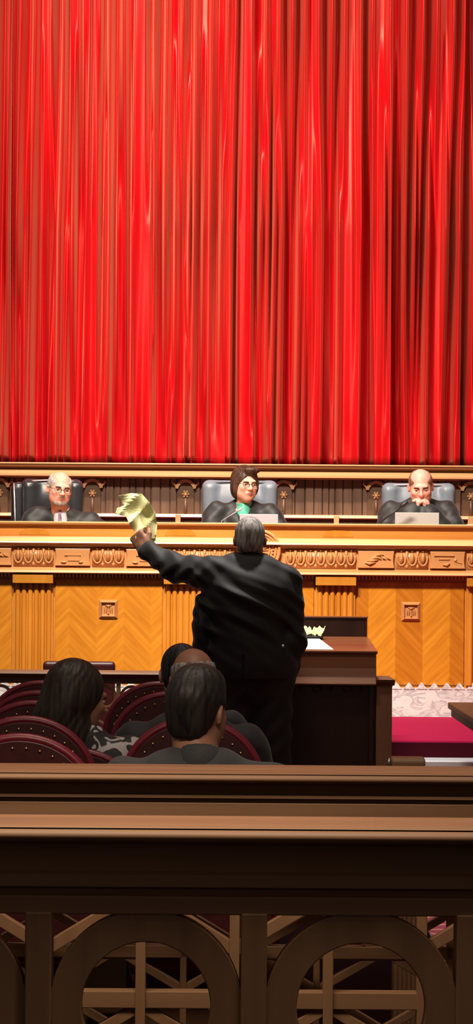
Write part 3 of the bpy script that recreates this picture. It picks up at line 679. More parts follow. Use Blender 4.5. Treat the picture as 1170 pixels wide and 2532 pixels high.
nm = ['burgundy seat in the left column, farthest arch, against the far railing', 'burgundy seat in the left column, second arch from the far railing', 'burgundy seat in the left column, middle arch of the five', 'burgundy seat with brass nails, second nearest arch of the left column', 'burgundy seat at lower left, nearest arch of the left column']
nr = ['burgundy seat of the right column nearest the far railing, large dark arch', 'burgundy seat of the right column with bright rim, second from the far railing', None, 'burgundy seat with brass nails directly left of the dark haired man', None]
for i, (D, py, pl_, pr_) in enumerate(ROWS):
    for px, lb in ((pl_, nm[i]), (pr_, nr[i])):
        if px is None: continue
        if proto is None: o = proto = make_seat(lb)
        else: o = copy_tree(proto)
        o['label'] = lb
        p = at(px, py, D); o.location = (p.x, D, p.z-1.0 if False else 0)
        o.rotation_euler = (0, 0, math.radians(random.uniform(-2, 2)))
p = at(495, 1900, 6.6); o = make_seat('low backed burgundy seat under the man in the grey suit jacket', .90, group='low backed burgundy seats'); o.location = (p.x, 6.62, 0); low = o
o = copy_tree(low); o['label'] = 'low backed burgundy seat under the balding man in the dark coat'; p = at(462, 1900, 8.45); o.location = (p.x, 8.42, 0)
o = copy_tree(low); o['label'] = 'low backed burgundy seat under the person with long dark hair'; p = at(188, 1900, 8.0); o.location = (p.x, 7.98, 0); o.scale = (1, 1, .97)
# dark chair beyond the far railing
ch = thing('low_office_chair', 'dark red low chair back showing just above the far railing, before the chevron panel', 'chair', (at(196, 1650, 13.1).x, 13.1, 0), 0)
kk = F/13.1; hh = HC-(1641-1411)/kk+.0065
bm = B(); box(bm, -.195, .195, -.03, .03, .50, hh); obj('backrest', bm, MT['leather_dark'], ch, bevel=.022, seg=4)
bm = B(); box(bm, -.23, .23, .05, .50, .40, .49); obj('seat', bm, MT['leather_dark'], ch, bevel=.03, seg=3)
bm = B(); tube(bm, [(0, .25, .06), (0, .25, .41)], .025, 12); obj('column', bm, MT['black_plastic'], ch, smooth=True)
for i in range(5):
    a = 2*PI*i/5; bm = B(); tube(bm, [(0, .25, .08), (.26*math.cos(a), .25+.26*math.sin(a), .05)], .018, 8); ball(bm, (.26*math.cos(a), .25+.26*math.sin(a), .03), .03); obj('foot', bm, MT['black_plastic'], ch, smooth=True)
# ================================================================ IMPLICIT SURFACE MODELLER (smooth unions -> quads)
def rotm(rx=0, ry=0, rz=0): return np.array((Matrix.Rotation(rz, 3, 'Z') @ Matrix.Rotation(ry, 3, 'Y') @ Matrix.Rotation(rx, 3, 'X')))
class P:
    """one primitive: kind, centre, bounding half size, distance function on (n,3) points, op, blend"""
    def __init__(s, lo, hi, f, op='u', k=.02): s.lo = np.array(lo, float); s.hi = np.array(hi, float); s.f = f; s.op = op; s.k = k
def ell(c, r, k=.02, op='u', R=None):
    c = np.array(c, float); r = np.array(r, float); R_ = np.eye(3) if R is None else np.array(R)
    def f(X):
        q = (X-c) @ R_
        a = np.linalg.norm(q/r, axis=1); b = np.linalg.norm(q/(r*r), axis=1)+1e-9
        return a*(a-1)/b
    h = np.abs(R_) @ r
    return P(c-h, c+h, f, op, k)
def cone(a, b, r1, r2, k=.02, op='u', flat=None):
    a = np.array(a, float); b = np.array(b, float); d = b-a; L2 = d @ d+1e-12
    def f(X):
        q = X-a; t = np.clip(q @ d/L2, 0, 1)
        v = q-t[:, None]*d
        if flat is not None:      # flatten along an axis: flat=(axis vector, factor)
            ax, fc = flat; ax = np.array(ax, float); e = v @ ax; v = v+np.outer(e*(1/fc-1), ax)
        return np.linalg.norm(v, axis=1)-(r1+(r2-r1)*t)
    m = max(r1, r2); return P(np.minimum(a, b)-m, np.maximum(a, b)+m, f, op, k)
def rbox(c, h, rad, k=.01, op='u', R=None):
    c = np.array(c, float); h = np.array(h, float); R_ = np.eye(3) if R is None else np.array(R)
    def f(X):
        q = np.abs((X-c) @ R_)-(h-rad)
        return np.linalg.norm(np.maximum(q, 0), axis=1)+np.minimum(q.max(1), 0)-rad
    g = np.abs(R_) @ h; return P(c-g, c+g, f, op, k)
def chain(pts, rs, k=.02): return [cone(pts[i], pts[i+1], rs[i], rs[i+1], k) for i in range(len(pts)-1)]
def moved(prims, c, R, sc=1.0):
    """place head-local primitives: rotate by R then translate to c"""
    c = np.array(c, float); R = np.array(R); out = []
    for p in prims:
        cs = np.array([[x, y, z] for x in (p.lo[0], p.hi[0]) for y in (p.lo[1], p.hi[1]) for z in (p.lo[2], p.hi[2])]) @ R.T*sc+c
        out.append(P(cs.min(0), cs.max(0), (lambda X, f=p.f: f(((X-c) @ R)/sc)*sc), p.op, p.k*sc))
    return out
def surface(name, prims, vox, m, parent=None, disp=None, hi=None):
    us = [p for p in prims if p.op == 'u']
    lo = np.min([p.lo for p in us], 0)-3*vox-.01; hi_ = np.max([p.hi for p in us], 0)+3*vox+.01
    n = np.ceil((hi_-lo)/vox).astype(int)+1
    ax = [lo[i]+vox*np.arange(n[i]) for i in range(3)]
    D = np.full(n, 1.0, np.float64)
    for p in prims:
        mg = p.k+3*vox+.012
        if p.op == 's': mg = p.k+2*vox
        i0 = np.clip(((p.lo-mg-lo)/vox).astype(int), 0, n-1); i1 = np.clip(((p.hi+mg-lo)/vox).astype(int)+2, 1, n)
        if (i1 <= i0).any(): continue
        g = np.stack(np.meshgrid(ax[0][i0[0]:i1[0]], ax[1][i0[1]:i1[1]], ax[2][i0[2]:i1[2]], indexing='ij'), -1)
        sh = g.shape[:3]; d = p.f(g.reshape(-1, 3)).reshape(sh)
        sl = (slice(i0[0], i1[0]), slice(i0[1], i1[1]), slice(i0[2], i1[2]))
        a = D[sl]
        if p.op == 'u':
            h = np.maximum(p.k-np.abs(a-d), 0)/p.k; D[sl] = np.minimum(a, d)-h*h*p.k/4
        else:
            h = np.maximum(p.k-np.abs(a+d), 0)/p.k; D[sl] = np.maximum(a, -d)+h*h*p.k/4
    if disp is not None:
        idx = np.argwhere(np.abs(D) < 4*vox+.02)
        X = lo+idx*vox; D[tuple(idx.T)] += disp(X)
    s = D < 0
    # naive surface nets
    c = [s[i:n[0]-1+i, j:n[1]-1+j, k:n[2]-1+k] for i in (0, 1) for j in (0, 1) for k in (0, 1)]
    cnt = sum(x.astype(np.int8) for x in c); act = (cnt > 0) & (cnt < 8)
    cells = np.argwhere(act); vid = np.full(act.shape, -1, np.int64); vid[act] = np.arange(len(cells))
    acc = np.zeros((len(cells), 3)); num = np.zeros(len(cells))
    off = [(0,0,0),(0,0,1),(0,1,0),(0,1,1),(1,0,0),(1,0,1),(1,1,0),(1,1,1)]
    for a in range(8):
        for b in range(a+1, 8):
            oa, ob = np.array(off[a]), np.array(off[b])
            if np.abs(oa-ob).sum() != 1: continue
            da = D[tuple((cells+oa).T)]; db = D[tuple((cells+ob).T)]
            mk = (da < 0) != (db < 0)
            t = np.where(mk, da/(da-db+1e-20), 0)
            acc += mk[:, None]*(oa+(ob-oa)*t[:, None]); num += mk
    V = lo+(cells+acc/num[:, None])*vox
    quads = []
    for a in range(3):
        b, c_ = (a+1) % 3, (a+2) % 3
        sl0 = [slice(1, -1)]*3; sl0[a] = slice(0, n[a]-1)
        s0 = s[tuple(slice(0, -1) if i == a else slice(None) for i in range(3))]; s1 = s[tuple(slice(1, None) if i == a else slice(None) for i in range(3))]
        e = np.argwhere(s0 != s1); sg = s0[tuple(e.T)]
        ok = (e[:, b] > 0) & (e[:, c_] > 0) & (e[:, b] < n[b]-1) & (e[:, c_] < n[c_]-1); e = e[ok]; sg = sg[ok]
        ub = np.zeros(3, int); ub[b] = 1; uc = np.zeros(3, int); uc[c_] = 1
        q = np.stack([vid[tuple((e-ub-uc).T)], vid[tuple((e-uc).T)], vid[tuple(e.T)], vid[tuple((e-ub).T)]], 1)
        q[~sg] = q[~sg][:, ::-1]; quads.append(q)
    Q = np.concatenate(quads); Q = Q[(Q >= 0).all(1)]
    me = bpy.data.meshes.new(name); me.from_pydata(V.tolist(), [], Q.tolist())
    return newobj(name, me, m, parent, True)

# ---------------------------------------------------------------- anatomy (local frame: face looks to -Y, z up)
def head_prims(fat=1.0, nose=1.0):
    L = [ell((0, .014, .028), (.074, .094, .086), .02), ell((0, -.028, -.030), (.061*fat, .066, .078), .03),
         ell((0, -.056, -.088), (.031*fat, .028, .024), .03), ell((.040, -.030, -.055), (.022*fat, .035, .032), .03), ell((-.040, -.030, -.055), (.022*fat, .035, .032), .03),
         cone((-.034, -.084, .022), (.034, -.084, .022), .010, .010, .016), cone((0, -.090, .012), (0, -.110*nose, -.026), .0075, .0115, .012),
         ell((.011, -.100, -.030), (.008, .010, .007), .008), ell((-.011, -.100, -.030), (.008, .010, .007), .008),
         ell((.040, -.070, -.022), (.018, .020, .016), .02), ell((-.040, -.070, -.022), (.018, .020, .016), .02),
         ell((0, -.088, -.058), (.024, .012, .010), .012),
         ell((.031, -.103, .002), (.017, .018, .011), .012, 's'), ell((-.031, -.103, .002), (.017, .018, .011), .012, 's'),
         ell((0, -.103, -.0575), (.021, .006, .0025), .005, 's')]
    for s in (-1, 1):
        L += [ell((s*.078, .012, -.006), (.010, .019, .031), .010, R=rotm(0, 0, -s*.35)), ell((s*.086, .006, -.004), (.006, .010, .018), .006, 's')]
    return L
def hand_prims(wr, f, t, n, curl=.5, thumb=.6, spread=0.0, sc=1.0):
    """wrist, finger direction, thumb-side direction, palm normal"""
    wr, f, t, n = [np.array(v, float) for v in (wr, f, t, n)]
    f /= np.linalg.norm(f); t = t-f*(t @ f); t /= np.linalg.norm(t); n2 = np.cross(f, t); n = n2 if n2 @ n > 0 else -n2
    R = np.stack([f, t, n], 1)
    L = [rbox(wr+f*.047*sc, (.046*sc, .040*sc, .0135*sc), .013*sc, .012, R=R), cone(wr-f*.03, wr+f*.02, .026*sc, .027*sc, .02, flat=(n, .75))]
    ln = [.070, .078, .073, .056]
    for i in range(4):
        b = wr+f*(.088-.004*abs(i-1))*sc+t*(.030-.020*i)*sc
        a = 0; p = b
        for j, fr in enumerate((.46, .30, .24)):
            a += curl*(1.0 if j < 2 else .7); d = f*math.cos(a)+n*math.sin(a)+t*spread*(1.5-i)*.2
            q = p+d*ln[i]*fr*sc; L.append(cone(p, q, (.0096-.0006*j)*sc, (.0090-.0006*j)*sc, .004)); p = q
    b = wr+f*.022*sc+t*.030*sc; d = t*.62+f*.72+n*.30; d /= np.linalg.norm(d); q = b+d*.040*sc
    d2 = f*(.9-thumb*.3)-t*.1*thumb+n*thumb; d2 /= np.linalg.norm(d2)
    L += [cone(b, q, .015*sc, .012*sc, .012), cone(q, q+d2*.030*sc, .0115*sc, .0105*sc, .005), cone(q+d2*.030*sc, q+d2*.052*sc+f*.002, .0105*sc, .009*sc, .004)]
    return L
def face_parts(root, c, R, browm, skinm, lipsm, brow=True, gaze=(0, 0)):
    c = np.array(c, float); R = np.array(R)
    T = lambda p: Vector((R @ np.array(p, float)+c).tolist())
    RM = Matrix(R.tolist())
    for s in (-1, 1):
        bm = B(); ball(bm, T((s*.031, -.0835, .0015)), (.0112, .0092, .0056), 12, 8, RM); e = obj('eye', bm, MT['eye_white'], root, smooth=True)
        bm = B(); ball(bm, T((s*.031+gaze[0], -.0905, .0015+gaze[1])), (.0050, .0030, .0046), 12, 8, RM); obj('iris', bm, MT['iris'], e, smooth=True)
        if brow:
            bm = B(); tube(bm, [T((s*.013, -.0975, .0150)), T((s*.032, -.0965, .0195)), T((s*.049, -.084, .0150))], [.0038, .0044, .002], 6); obj('eyebrow', bm, browm, root, smooth=True)
    for s in (-1, 1):
        bm = B(); tube(bm, [T((s*.019, -.0895, .0045)), T((s*.031, -.0935, .0080)), T((s*.043, -.0875, .0045))], [.0022, .0034, .0022], 6); obj('eyelid', bm, skinm, root, smooth=True)
    bm = B(); tube(bm, [T((-.022, -.092, -.0585)), T((-.008, -.0985, -.0550)), (T((.008, -.0985, -.0550))), T((.022, -.092, -.0585))], [.0015, .0034, .0034, .0015], 6)
    tube(bm, [T((-.019, -.093, -.0600)), T((0, -.0995, -.0635)), T((.019, -.093, -.0600))], [.0015, .0042, .0015], 6); obj('lips', bm, lipsm, root, smooth=True)
def glasses(root, c, R, m):
    c = np.array(c, float); R = np.array(R); T = lambda p: Vector((R @ np.array(p, float)+c).tolist())
    bm = B()
    for s in (-1, 1):
        tube(bm, [T((s*.032+.023*math.cos(a), -.104, -.001+.016*math.sin(a))) for a in [2*PI*i/20 for i in range(20)]], .0018, 6, closed=True)
        tube(bm, [T((s*.055, -.103, .004)), T((s*.074, -.06, .006)), T((s*.081, .012, .008))], .0018, 6)
    tube(bm, [T((-.010, -.106, .003)), T((.010, -.106, .003))], .0016, 6)
    obj('glasses', bm, m, root, smooth=True)
def hair_short(top=1.0, full=1.0, bald=0.0, low=-.045, side=.0):
    L = [ell((0, .018, .032), (.080*full, .100*full, .090*top), .01), ell((0, .055, -.020), (.066, .055, .060), .03)]
    L += [ell((0, -.098, -.035), (.072, .085, .100), .015, 's'), rbox((0, .0, low-.10), (.2, .2, .10), .01, .012, 's')]
    for s in (-1, 1): L.append(ell((s*.085, .0, -.010), (.014, .020, .030), .010, 's'))
    if bald: L.append(ell((0, -.035, .105), (.062*bald, .10*bald, .055*bald), .02, 's'))
    return L
def strands(R, c, amp=.0008, fr=260):
    R = np.array(R); c = np.array(c)
    def f(X):
        q = (X-c) @ R; a = np.arctan2(q[:, 0], q[:, 1]+.0)
        return amp*np.sin(a*22+q[:, 2]*30+2*np.sin(q[:, 2]*40+q[:, 0]*30))+amp*.6*np.sin(a*41-q[:, 2]*55)
    return f

def arm_local(prims, sh, el, wr, r, k=.03): prims += chain([sh, el, wr], r, k)

def seated(name, label, loc, rz, pose, skin, cloth, hairp, hairm, group=None, vox=.0055, hands=None, fat=1.0, neck=.052, shirt=None, extra_cloth=None, legs='suit', browm=None, lipm=None, glass=None, face=True, cut=None, hdisp=True, robe=False, brow=True, hair_extra=None, collar=False):
    root = thing(name, label, 'person', loc, rz, group)
    J = dict(pelvis=(0, 0, .52), chest=(0, -.01, .84), neckb=(0, .005, 1.02), head=(0, -.02, 1.165), hr=(0, 0, 0),
             shl=(.185, .005, .965), shr=(-.185, .005, .965), ell=(.26, -.06, .70), elr=(-.26, -.06, .70), wrl=(.16, -.28, .68), wrr=(-.16, -.28, .68),
             knl=(.11, -.44, .50), knr=(-.11, -.44, .50), anl=(.11, -.42, .09), anr=(-.11, -.42, .09))
    J.update(pose); A = {k: np.array(v, float) for k, v in J.items()}
    R = rotm(*J['hr']); hc = A['head']
    nb = A['neckb']
    body = [ell(A['chest'], (.155*fat, .100*fat, .20), .05), ell(A['pelvis']+(0, 0, .04), (.155*fat, .12*fat, .14), .06), cone(A['shl'], A['shr'], .055, .055, .05),
            cone(nb-(0, 0, .03), hc+R @ np.array((0, .012, -.07)), neck*1.12, neck, .03), cone(A['pelvis'], A['chest'], .13*fat, .13*fat, .06)]
    for s in 'lr':
        body += chain([A['sh'+s], A['el'+s], A['wr'+s]], [.046, .038, .027], .02)
        body += chain([A['pelvis']+((.08 if s == 'l' else -.08), -.02, 0), A['kn'+s], A['an'+s]], [.080, .058, .040], .03)
        body += [cone(A['an'+s]+(0, .02, -.05), A['an'+s]+(0, -.14, -.06), .034, .026, .02)]
    body += moved(head_prims(fat if fat < 1.2 else 1.15), hc, R)
    if hands:
        for h in hands: body += hand_prims(**h)
    else:
        for s, sg in (('l', 1), ('r', -1)):
            d = A['wr'+s]-A['el'+s]; body += hand_prims(A['wr'+s], d, (-sg, .0, .0) if abs(d[0]) < abs(d[1]) else (0, -1, 0), (0, 0, -1), .35)
    surface('body', body, vox, skin, root)
    # clothing
    cl = [ell(A['chest']+(0, 0, -.02), (.180*fat, .125*fat, .22), .05), ell(A['pelvis']+(0, -.01, .08), (.185*fat, .155*fat, .17), .06), cone(A['pelvis']+(0, 0, .05), A['chest'], .150*fat, .150*fat, .06),
          cone(A['shl']+(-.03, 0, .0), nb+(.03, .01, -.005), .060, .052, .04), cone(A['shr']+(.03, 0, .0), nb+(-.03, .01, -.005), .060, .052, .04)]
    sleeve = [.074, .064, .054] if not robe else [.084, .088, .078]
    for s in 'lr':
        w_ = A['wr'+s]+(A['el'+s]-A['wr'+s])*.06
        cl += chain([A['sh'+s], A['el'+s], w_], sleeve, .03)
        if robe: cl += [cone(A['pelvis']+((.08 if s == 'l' else -.08), -.02, 0), A['kn'+s], .115, .100, .06), cone(A['kn'+s], A['an'+s]+(0, 0, .02), .10, .11, .06)]
    if extra_cloth: cl += extra_cloth
    # neckline and cuff openings
    cl += [cone(nb+(0, -.02, .03), nb+(0, -.05, .14), .058, .085, .012, 's')]
    if shirt or robe: cl += [cone(nb+(0, -.085, -.02), nb+(0, -.15, -.17), .048, .012, .012, 's')]
    def fold(X):
        x, y, z = X.T; return .0035*np.sin(x*38+z*21+2*np.sin(z*13))+.0028*np.sin(z*52-x*30+y*25+1.5*np.sin(x*17))
    surface('robe' if robe else 'jacket', cl, vox*1.15, cloth, root, fold)
    if collar: surface('jacket_collar', [cone(nb+(0, .006, -.035), nb+(0, .012, .004), .078, .066, .02), cone(nb+(0, -.01, -.0), nb+(0, -.01, .1), .060, .066, .006, 's'), ell(nb+(0, -.11, .02), (.06, .08, .09), .01, 's')], .005, cloth, root)
    if not robe:
        tr = []
        for s in 'lr': tr += chain([A['pelvis']+((.08 if s == 'l' else -.08), -.01, 0), A['kn'+s], A['an'+s]+(0, 0, -.02)], [.10, .078, .060], .03)
        surface('trousers', tr, .009, MT[legs], root)
    for s in 'lr':
        surface('shoe', [cone(A['an'+s]+(0, .03, -.05), A['an'+s]+(0, -.16, -.065), .042, .034, .02), rbox(A['an'+s]+(0, -.06, -.083), (.042, .135, .010), .008, .01)], .009, MT['shoe'], root)
    if hairp is not None: surface('hair', moved(hairp, hc, R)+([P(q.lo+hc, q.hi+hc, (lambda X, f=q.f: f(X-hc)), q.op, q.k) for q in hair_extra] if hair_extra else []), .0038, hairm, root, strands(R, hc) if hdisp else None)
    if face: face_parts(root, hc, R, browm or hairm, skin, lipm or MT['lips'], brow)
    if glass: glasses(root, hc, R, glass)
    return root, A, R

DJ = 16.15; KJ = F/DJ; ZF = .87
def jl(px, py, D=DJ):    # photo position -> height above the judges' floor
    p = at(px, py, D); return p.x, p.z-ZF
# --- judge on the left: leaning to his right, grey-white hair, beard, tie
x, z = jl(146, 1211); xb0 = at(150, 1211, DJ).x
pL = dict(head=(0, -.10, z), hr=(.10, .10, .30), neckb=(.005, -.03, z-.150), chest=(.01, .0, z-.34), shl=(.185, .0, z-.225), shr=(-.165, .0, z-.195),
          ell=(.30, -.10, z-.34), elr=(-.27, -.06, z-.42), wrl=(.10, -.30, z-.46), wrr=(-.08, -.30, z-.44))
root, A, R = seated('person', 'grey haired bearded person in black robe and mauve tie, in the black chair at left', (xb0, DJ, ZF), 0, pL, MT['skin'], MT['robe'],
    hair_short(bald=1.12, full=1.01, low=-.03), MT['hair_white'], robe=True, glass=MT['hair_brown'], fat=1.0, browm=MT['hair_brown'])
hc = A['head']; nb = A['neckb']
def shirt_tie(root, nb, tie=None, shirtm=None):
    sx = [ell(nb+(0, -.045, -.070), (.048, .045, .105), .02), cone(nb+(0, -.005, .015), nb+(0, -.012, .032), .060, .058, .01)]
    sx += [cone(nb+(0, -.02, .045), nb+(0, -.04, .12), .056, .066, .006, 's')]
    surface('shirt', sx, .005, shirtm or MT['shirt'], root)
    if tie:
        bm = B(); v = [(-.010, -.083, .012), (.010, -.083, .012), (.009, -.098, -.012), (-.009, -.098, -.012), (.022, -.100, -.15), (-.022, -.100, -.15)]
        V = [Vector(p)+Vector(nb.tolist()) for p in v]; a = [bm.verts.new(p) for p in V]; b = [bm.verts.new(p+Vector((0, .006, 0))) for p in V]
        for f in ((0, 3, 2, 1), (3, 5, 4, 2)):
            bm.faces.new([a[i] for i in f]); bm.faces.new([b[i] for i in f[::-1]])
        obj('tie', bm, tie, root)
shirt_tie(root, nb, MT['tie'])
def facial_hair(root, hc, R, m, full=True):
    L = [ell((0, -.066, -.087), (.034, .028, .026), .02), cone((-.052, -.030, -.055), (-.03, -.060, -.085), .014, .016, .02), cone((.052, -.030, -.055), (.03, -.060, -.085), .014, .016, .02),
         cone((-.022, -.096, -.046), (0, -.104, -.041), .005, .006, .004), cone((.022, -.096, -.046), (0, -.104, -.041), .005, .006, .004), ell((0, -.100, -.056), (.024, .02, .009), .008, 's')]
    surface('beard', moved(L, hc, R), .004, m, root)
facial_hair(root, hc, R, MT['hair_grey_light'])
# --- judge in the middle: dark hair, glasses, green scarf
x, z = jl(606, 1199); x0 = at(603, 1199, DJ).x
pM = dict(head=(.008, -.05, z), hr=(.05, .03, .38), neckb=(0, .0, z-.135), chest=(.0, .02, z-.32), shl=(.175, .01, z-.205), shr=(-.175, .01, z-.195),
          ell=(.27, -.06, z-.42), elr=(-.27, -.08, z-.42), wrl=(.12, -.30, z-.47), wrr=(-.14, -.30, z-.46))
hp = [ell((0, .022, .036), (.088, .106, .096), .01), ell((0, .045, -.035), (.080, .075, .075), .03), ell((-.066, .005, -.020), (.028, .045, .072), .02), ell((.070, .0, -.010), (.024, .042, .060), .02),
      ell((.018, -.058, .098), (.058, .045, .026), .02), ell((-.004, -.112, -.032), (.056, .082, .098), .012, 's')]
root, A, R = seated('person', 'short dark haired person in glasses, black robe and green scarf, middle of the bench', (x0, DJ, ZF), 0, pM, MT['skin'], MT['robe'],
    hp, MT['hair_brown'], robe=True, glass=MT['iris'], fat=.97, neck=.046)
nb = A['neckb']; shirt_tie(root, nb, None, MT['green_scarf'])
# --- judge on the right: balding, hands folded before the mouth
x, z = jl(1036, 1206); x0 = at(1036, 1206, DJ).x
pR = dict(head=(0, -.16, z), hr=(.30, -.04, -.05), neckb=(0, -.05, z-.105), chest=(.0, .0, z-.30), shl=(.185, -.02, z-.165), shr=(-.185, -.02, z-.175),
          ell=(.235, -.22, z-.40), elr=(-.235, -.22, z-.40), wrl=(.040, -.270, z-.175), wrr=(-.050, -.270, z-.170))
wl, wr_ = np.array(pR['wrl']), np.array(pR['wrr'])
hands = [dict(wr=wl, f=(-.42, -.02, .9), t=(-.1, .9, .1), n=(-1, 0, -.3), curl=.62, thumb=.4, sc=.92), dict(wr=wr_, f=(.45, -.10, .85), t=(.1, .9, .1), n=(1, 0, -.3), curl=.78, thumb=.5, sc=.92)]
root, A, R = seated('person', 'balding person in black robe at right with both hands folded before the mouth', (x0, DJ, ZF), 0, pR, MT['skin_pink'], MT['robe'],
    hair_short(bald=1.12, full=1.0, low=-.03), MT['hair_red'], robe=True, hands=hands, fat=1.04, browm=MT['hair_brown'])
shirt_tie(root, A['neckb'], MT['tie'])
bm = B(); tube(bm, [Vector((wl+(-.012, -.045, -.01)).tolist()), Vector((wl+(-.030, -.052, -.028)).tolist())], .012, 10); obj('dark_wrist_strap', bm, MT['iris'], root, smooth=True)

# --- judges' chairs
def judge_chair(name, label, px0, px1, ytop, D, m, rz=0, trimm=None):
    k = F/D; a, b_ = at(px0, ytop, D), at(px1, ytop, D); w = (b_.x-a.x)/2; zt = a.z-ZF
    t = thing(name, label, 'chair', ((a.x+b_.x)/2, D, ZF), rz)
    # padded back: rounded rectangle, slightly wrapped
    bm = B(); nx, nz = 16, 12; 
    def row(z, y0):
        return [((u/nx*2-1)*w*(1-.04*((z-.5)/(zt-.5))), y0-.05*(abs(u/nx*2-1)**2.2), z) for u in range(nx+1)]
    prs = [ell((0, .02, (zt+.5)/2), (w*1.0, .03, (zt-.5)/2), .01)]
    surface('backrest', [rbox((0, .03, (zt+.48)/2), (w, .045, (zt-.48)/2), .040, .01), rbox((-w+.045, .0, (zt+.48)/2-.01), (.045, .05, (zt-.50)/2), .035, .04), rbox((w-.045, .0, (zt+.48)/2-.01), (.045, .05, (zt-.50)/2), .035, .04), ell((0, .01, zt-.16), (w*.72, .05, .12), .05)], .009, m, t)
    bm = B(); tube(bm, [(-w*.90, -.012, zt-.018), (0, -.02, zt-.008), (w*.90, -.012, zt-.018)], .006, 8); obj('piping', bm, trimm or m, t, smooth=True)
    bm = B(); box(bm, -w*.92, w*.92, -.52, .0, .40, .50); obj('seat', bm, m, t, bevel=.035, seg=4)
    for s in (-1, 1):
        bm = B(); tube(bm, [(s*(w+.035), .02, .50), (s*(w+.035), .0, .70), (s*(w+.035), -.30, .72), (s*(w+.035), -.36, .50)], .020, 8); obj('armrest', bm, MT['black_plastic'], t, smooth=True)
    bm = B(); tube(bm, [(0, -.25, .06), (0, -.25, .42)], .03, 12); obj('column', bm, MT['chrome'], t, smooth=True)
    for i in range(5):
        a_ = 2*PI*i/5; bm = B(); tube(bm, [(0, -.25, .09), (.29*math.cos(a_), -.25+.29*math.sin(a_), .06)], .02, 8); ball(bm, (.29*math.cos(a_), -.25+.29*math.sin(a_), .033), .032); obj('foot', bm, MT['black_plastic'], t, smooth=True)
    return t, w, zt
t, w_, zt_j = judge_chair('office_chair', 'tall black leather office chair behind the grey haired person at left', 56, 204, 1184, 16.5, MT['leather_black'], math.radians(12), MT['silver'])
bm = B(); surface('side_wing', [rbox((-w_-.020, .06, (zt_j+.48)/2-.01), (.050, .05, (zt_j-.5)/2), .045, .01)], .01, MT['leather_black'], t)
bm = B(); tube(bm, [(-w_-.060, .0, zt_j-.03), (-w_-.050, -.015, .9), (-w_-.030, -.03, .55)], .008, 8); obj('edge_highlight', bm, MT['chrome'], t, smooth=True)  # bright rod stands for the highlight along the chair frame edge
judge_chair('office_chair', 'leather office chair with grey-blue glare in its colour, behind the person in the green scarf', 503, 684, 1187, 16.5, MT['leather_glare'], 0)
judge_chair('office_chair', 'leather office chair with grey glare in its colour, behind the balding person with folded hands', 948, 1124, 1194, 16.5, MT['leather_glare'], 0, MT['silver'])

# --- laptops, microphones and papers on the judges' desk
DESK = 1.642
def laptop(px0, px1, ytop, D, m, label):
    a, b_ = at(px0, ytop, D), at(px1, ytop, D); w = (b_.x-a.x)/2; h = a.z-DESK
    t = thing('laptop', label, 'laptop', ((a.x+b_.x)/2, D, DESK))
    bm = B(); box(bm, -w, w, .0, .22, 0, .012); obj('base', bm, m, t, bevel=.004)
    bm = B(); prism(bm, [(-w, .012), (w, .012), (w, h), (-w, h)], -.012, -.004); obj('lid', bm, m, t, bevel=.003)
    bm = B(); box(bm, -w+.01, w-.01, -.003, -.001, .03, h-.012); obj('screen', bm, MT['iris'], t)
    bm = B(); box(bm, -w+.02, w-.02, .03, .12, .0122, .014); obj('keyboard', bm, MT['black_plastic'], t)
laptop(593, 688, 1271, 15.72, MT['silver'], 'silver laptop in front of the person with the green scarf')
laptop(977, 1086, 1267, 15.72, MT['silver2'], 'grey laptop in front of the balding person with folded hands')
def mic(px0, py0, px1, py1, D, label, m, r=.006):
    a, b_ = at(px0, py0, D), at(px1, py1, D-.05)
    t = thing('microphone', label, 'microphone', (a.x, D, DESK))
    base = Vector((0, 0, 0)); q = b_-Vector((a.x, D, DESK)); p0 = Vector((0, 0, a.z-DESK))
    bm = B(); lathe(bm, [(.045, 0), (.045, .012), (.02, .022), (.012, .03)], 20); obj('base', bm, MT['black_plastic'], t, smooth=True)
    bm = B(); tube(bm, [(0, 0, .02), p0*.6, p0, p0.lerp(q, .3), p0.lerp(q, .75)], r*.8, 8); obj('gooseneck', bm, m, t, smooth=True)
    bm = B(); tube(bm, [p0.lerp(q, .72), p0.lerp(q, .78), q], [r, r*1.7, r*1.6], 10); obj('capsule', bm, m, t, smooth=True)
mic(548, 1288, 600, 1256, 15.62, 'thin grey gooseneck microphone left of the silver laptop', MT['silver'], .0035)
mic(942, 1290, 1008, 1240, 15.62, 'black gooseneck microphone pointing at the person with folded hands', MT['black_plastic'], .008)
def sheets(px0, px1, D, n, label, h):
    a, b_ = at(px0, 1288, D), at(px1, 1288, D)
    bm = B()
    for i in range(n): box(bm, a.x+.004*(i % 2), b_.x-.003*(i % 3), D-.01*i*.3, D+.25, DESK+h/n*i, DESK+h/n*(i+1)-.001)
    tag(obj('paper_stack', bm, MT['paper']), label, 'papers')
sheets(-30, 32, 15.5, 8, 'white papers on the bench top at the far left edge', .14)
sheets(140, 168, 15.55, 6, 'small pile of white papers before the grey haired person at left', .142)
sheets(1152, 1200, 15.5, 8, 'white papers on the bench top at the far right edge', .143)

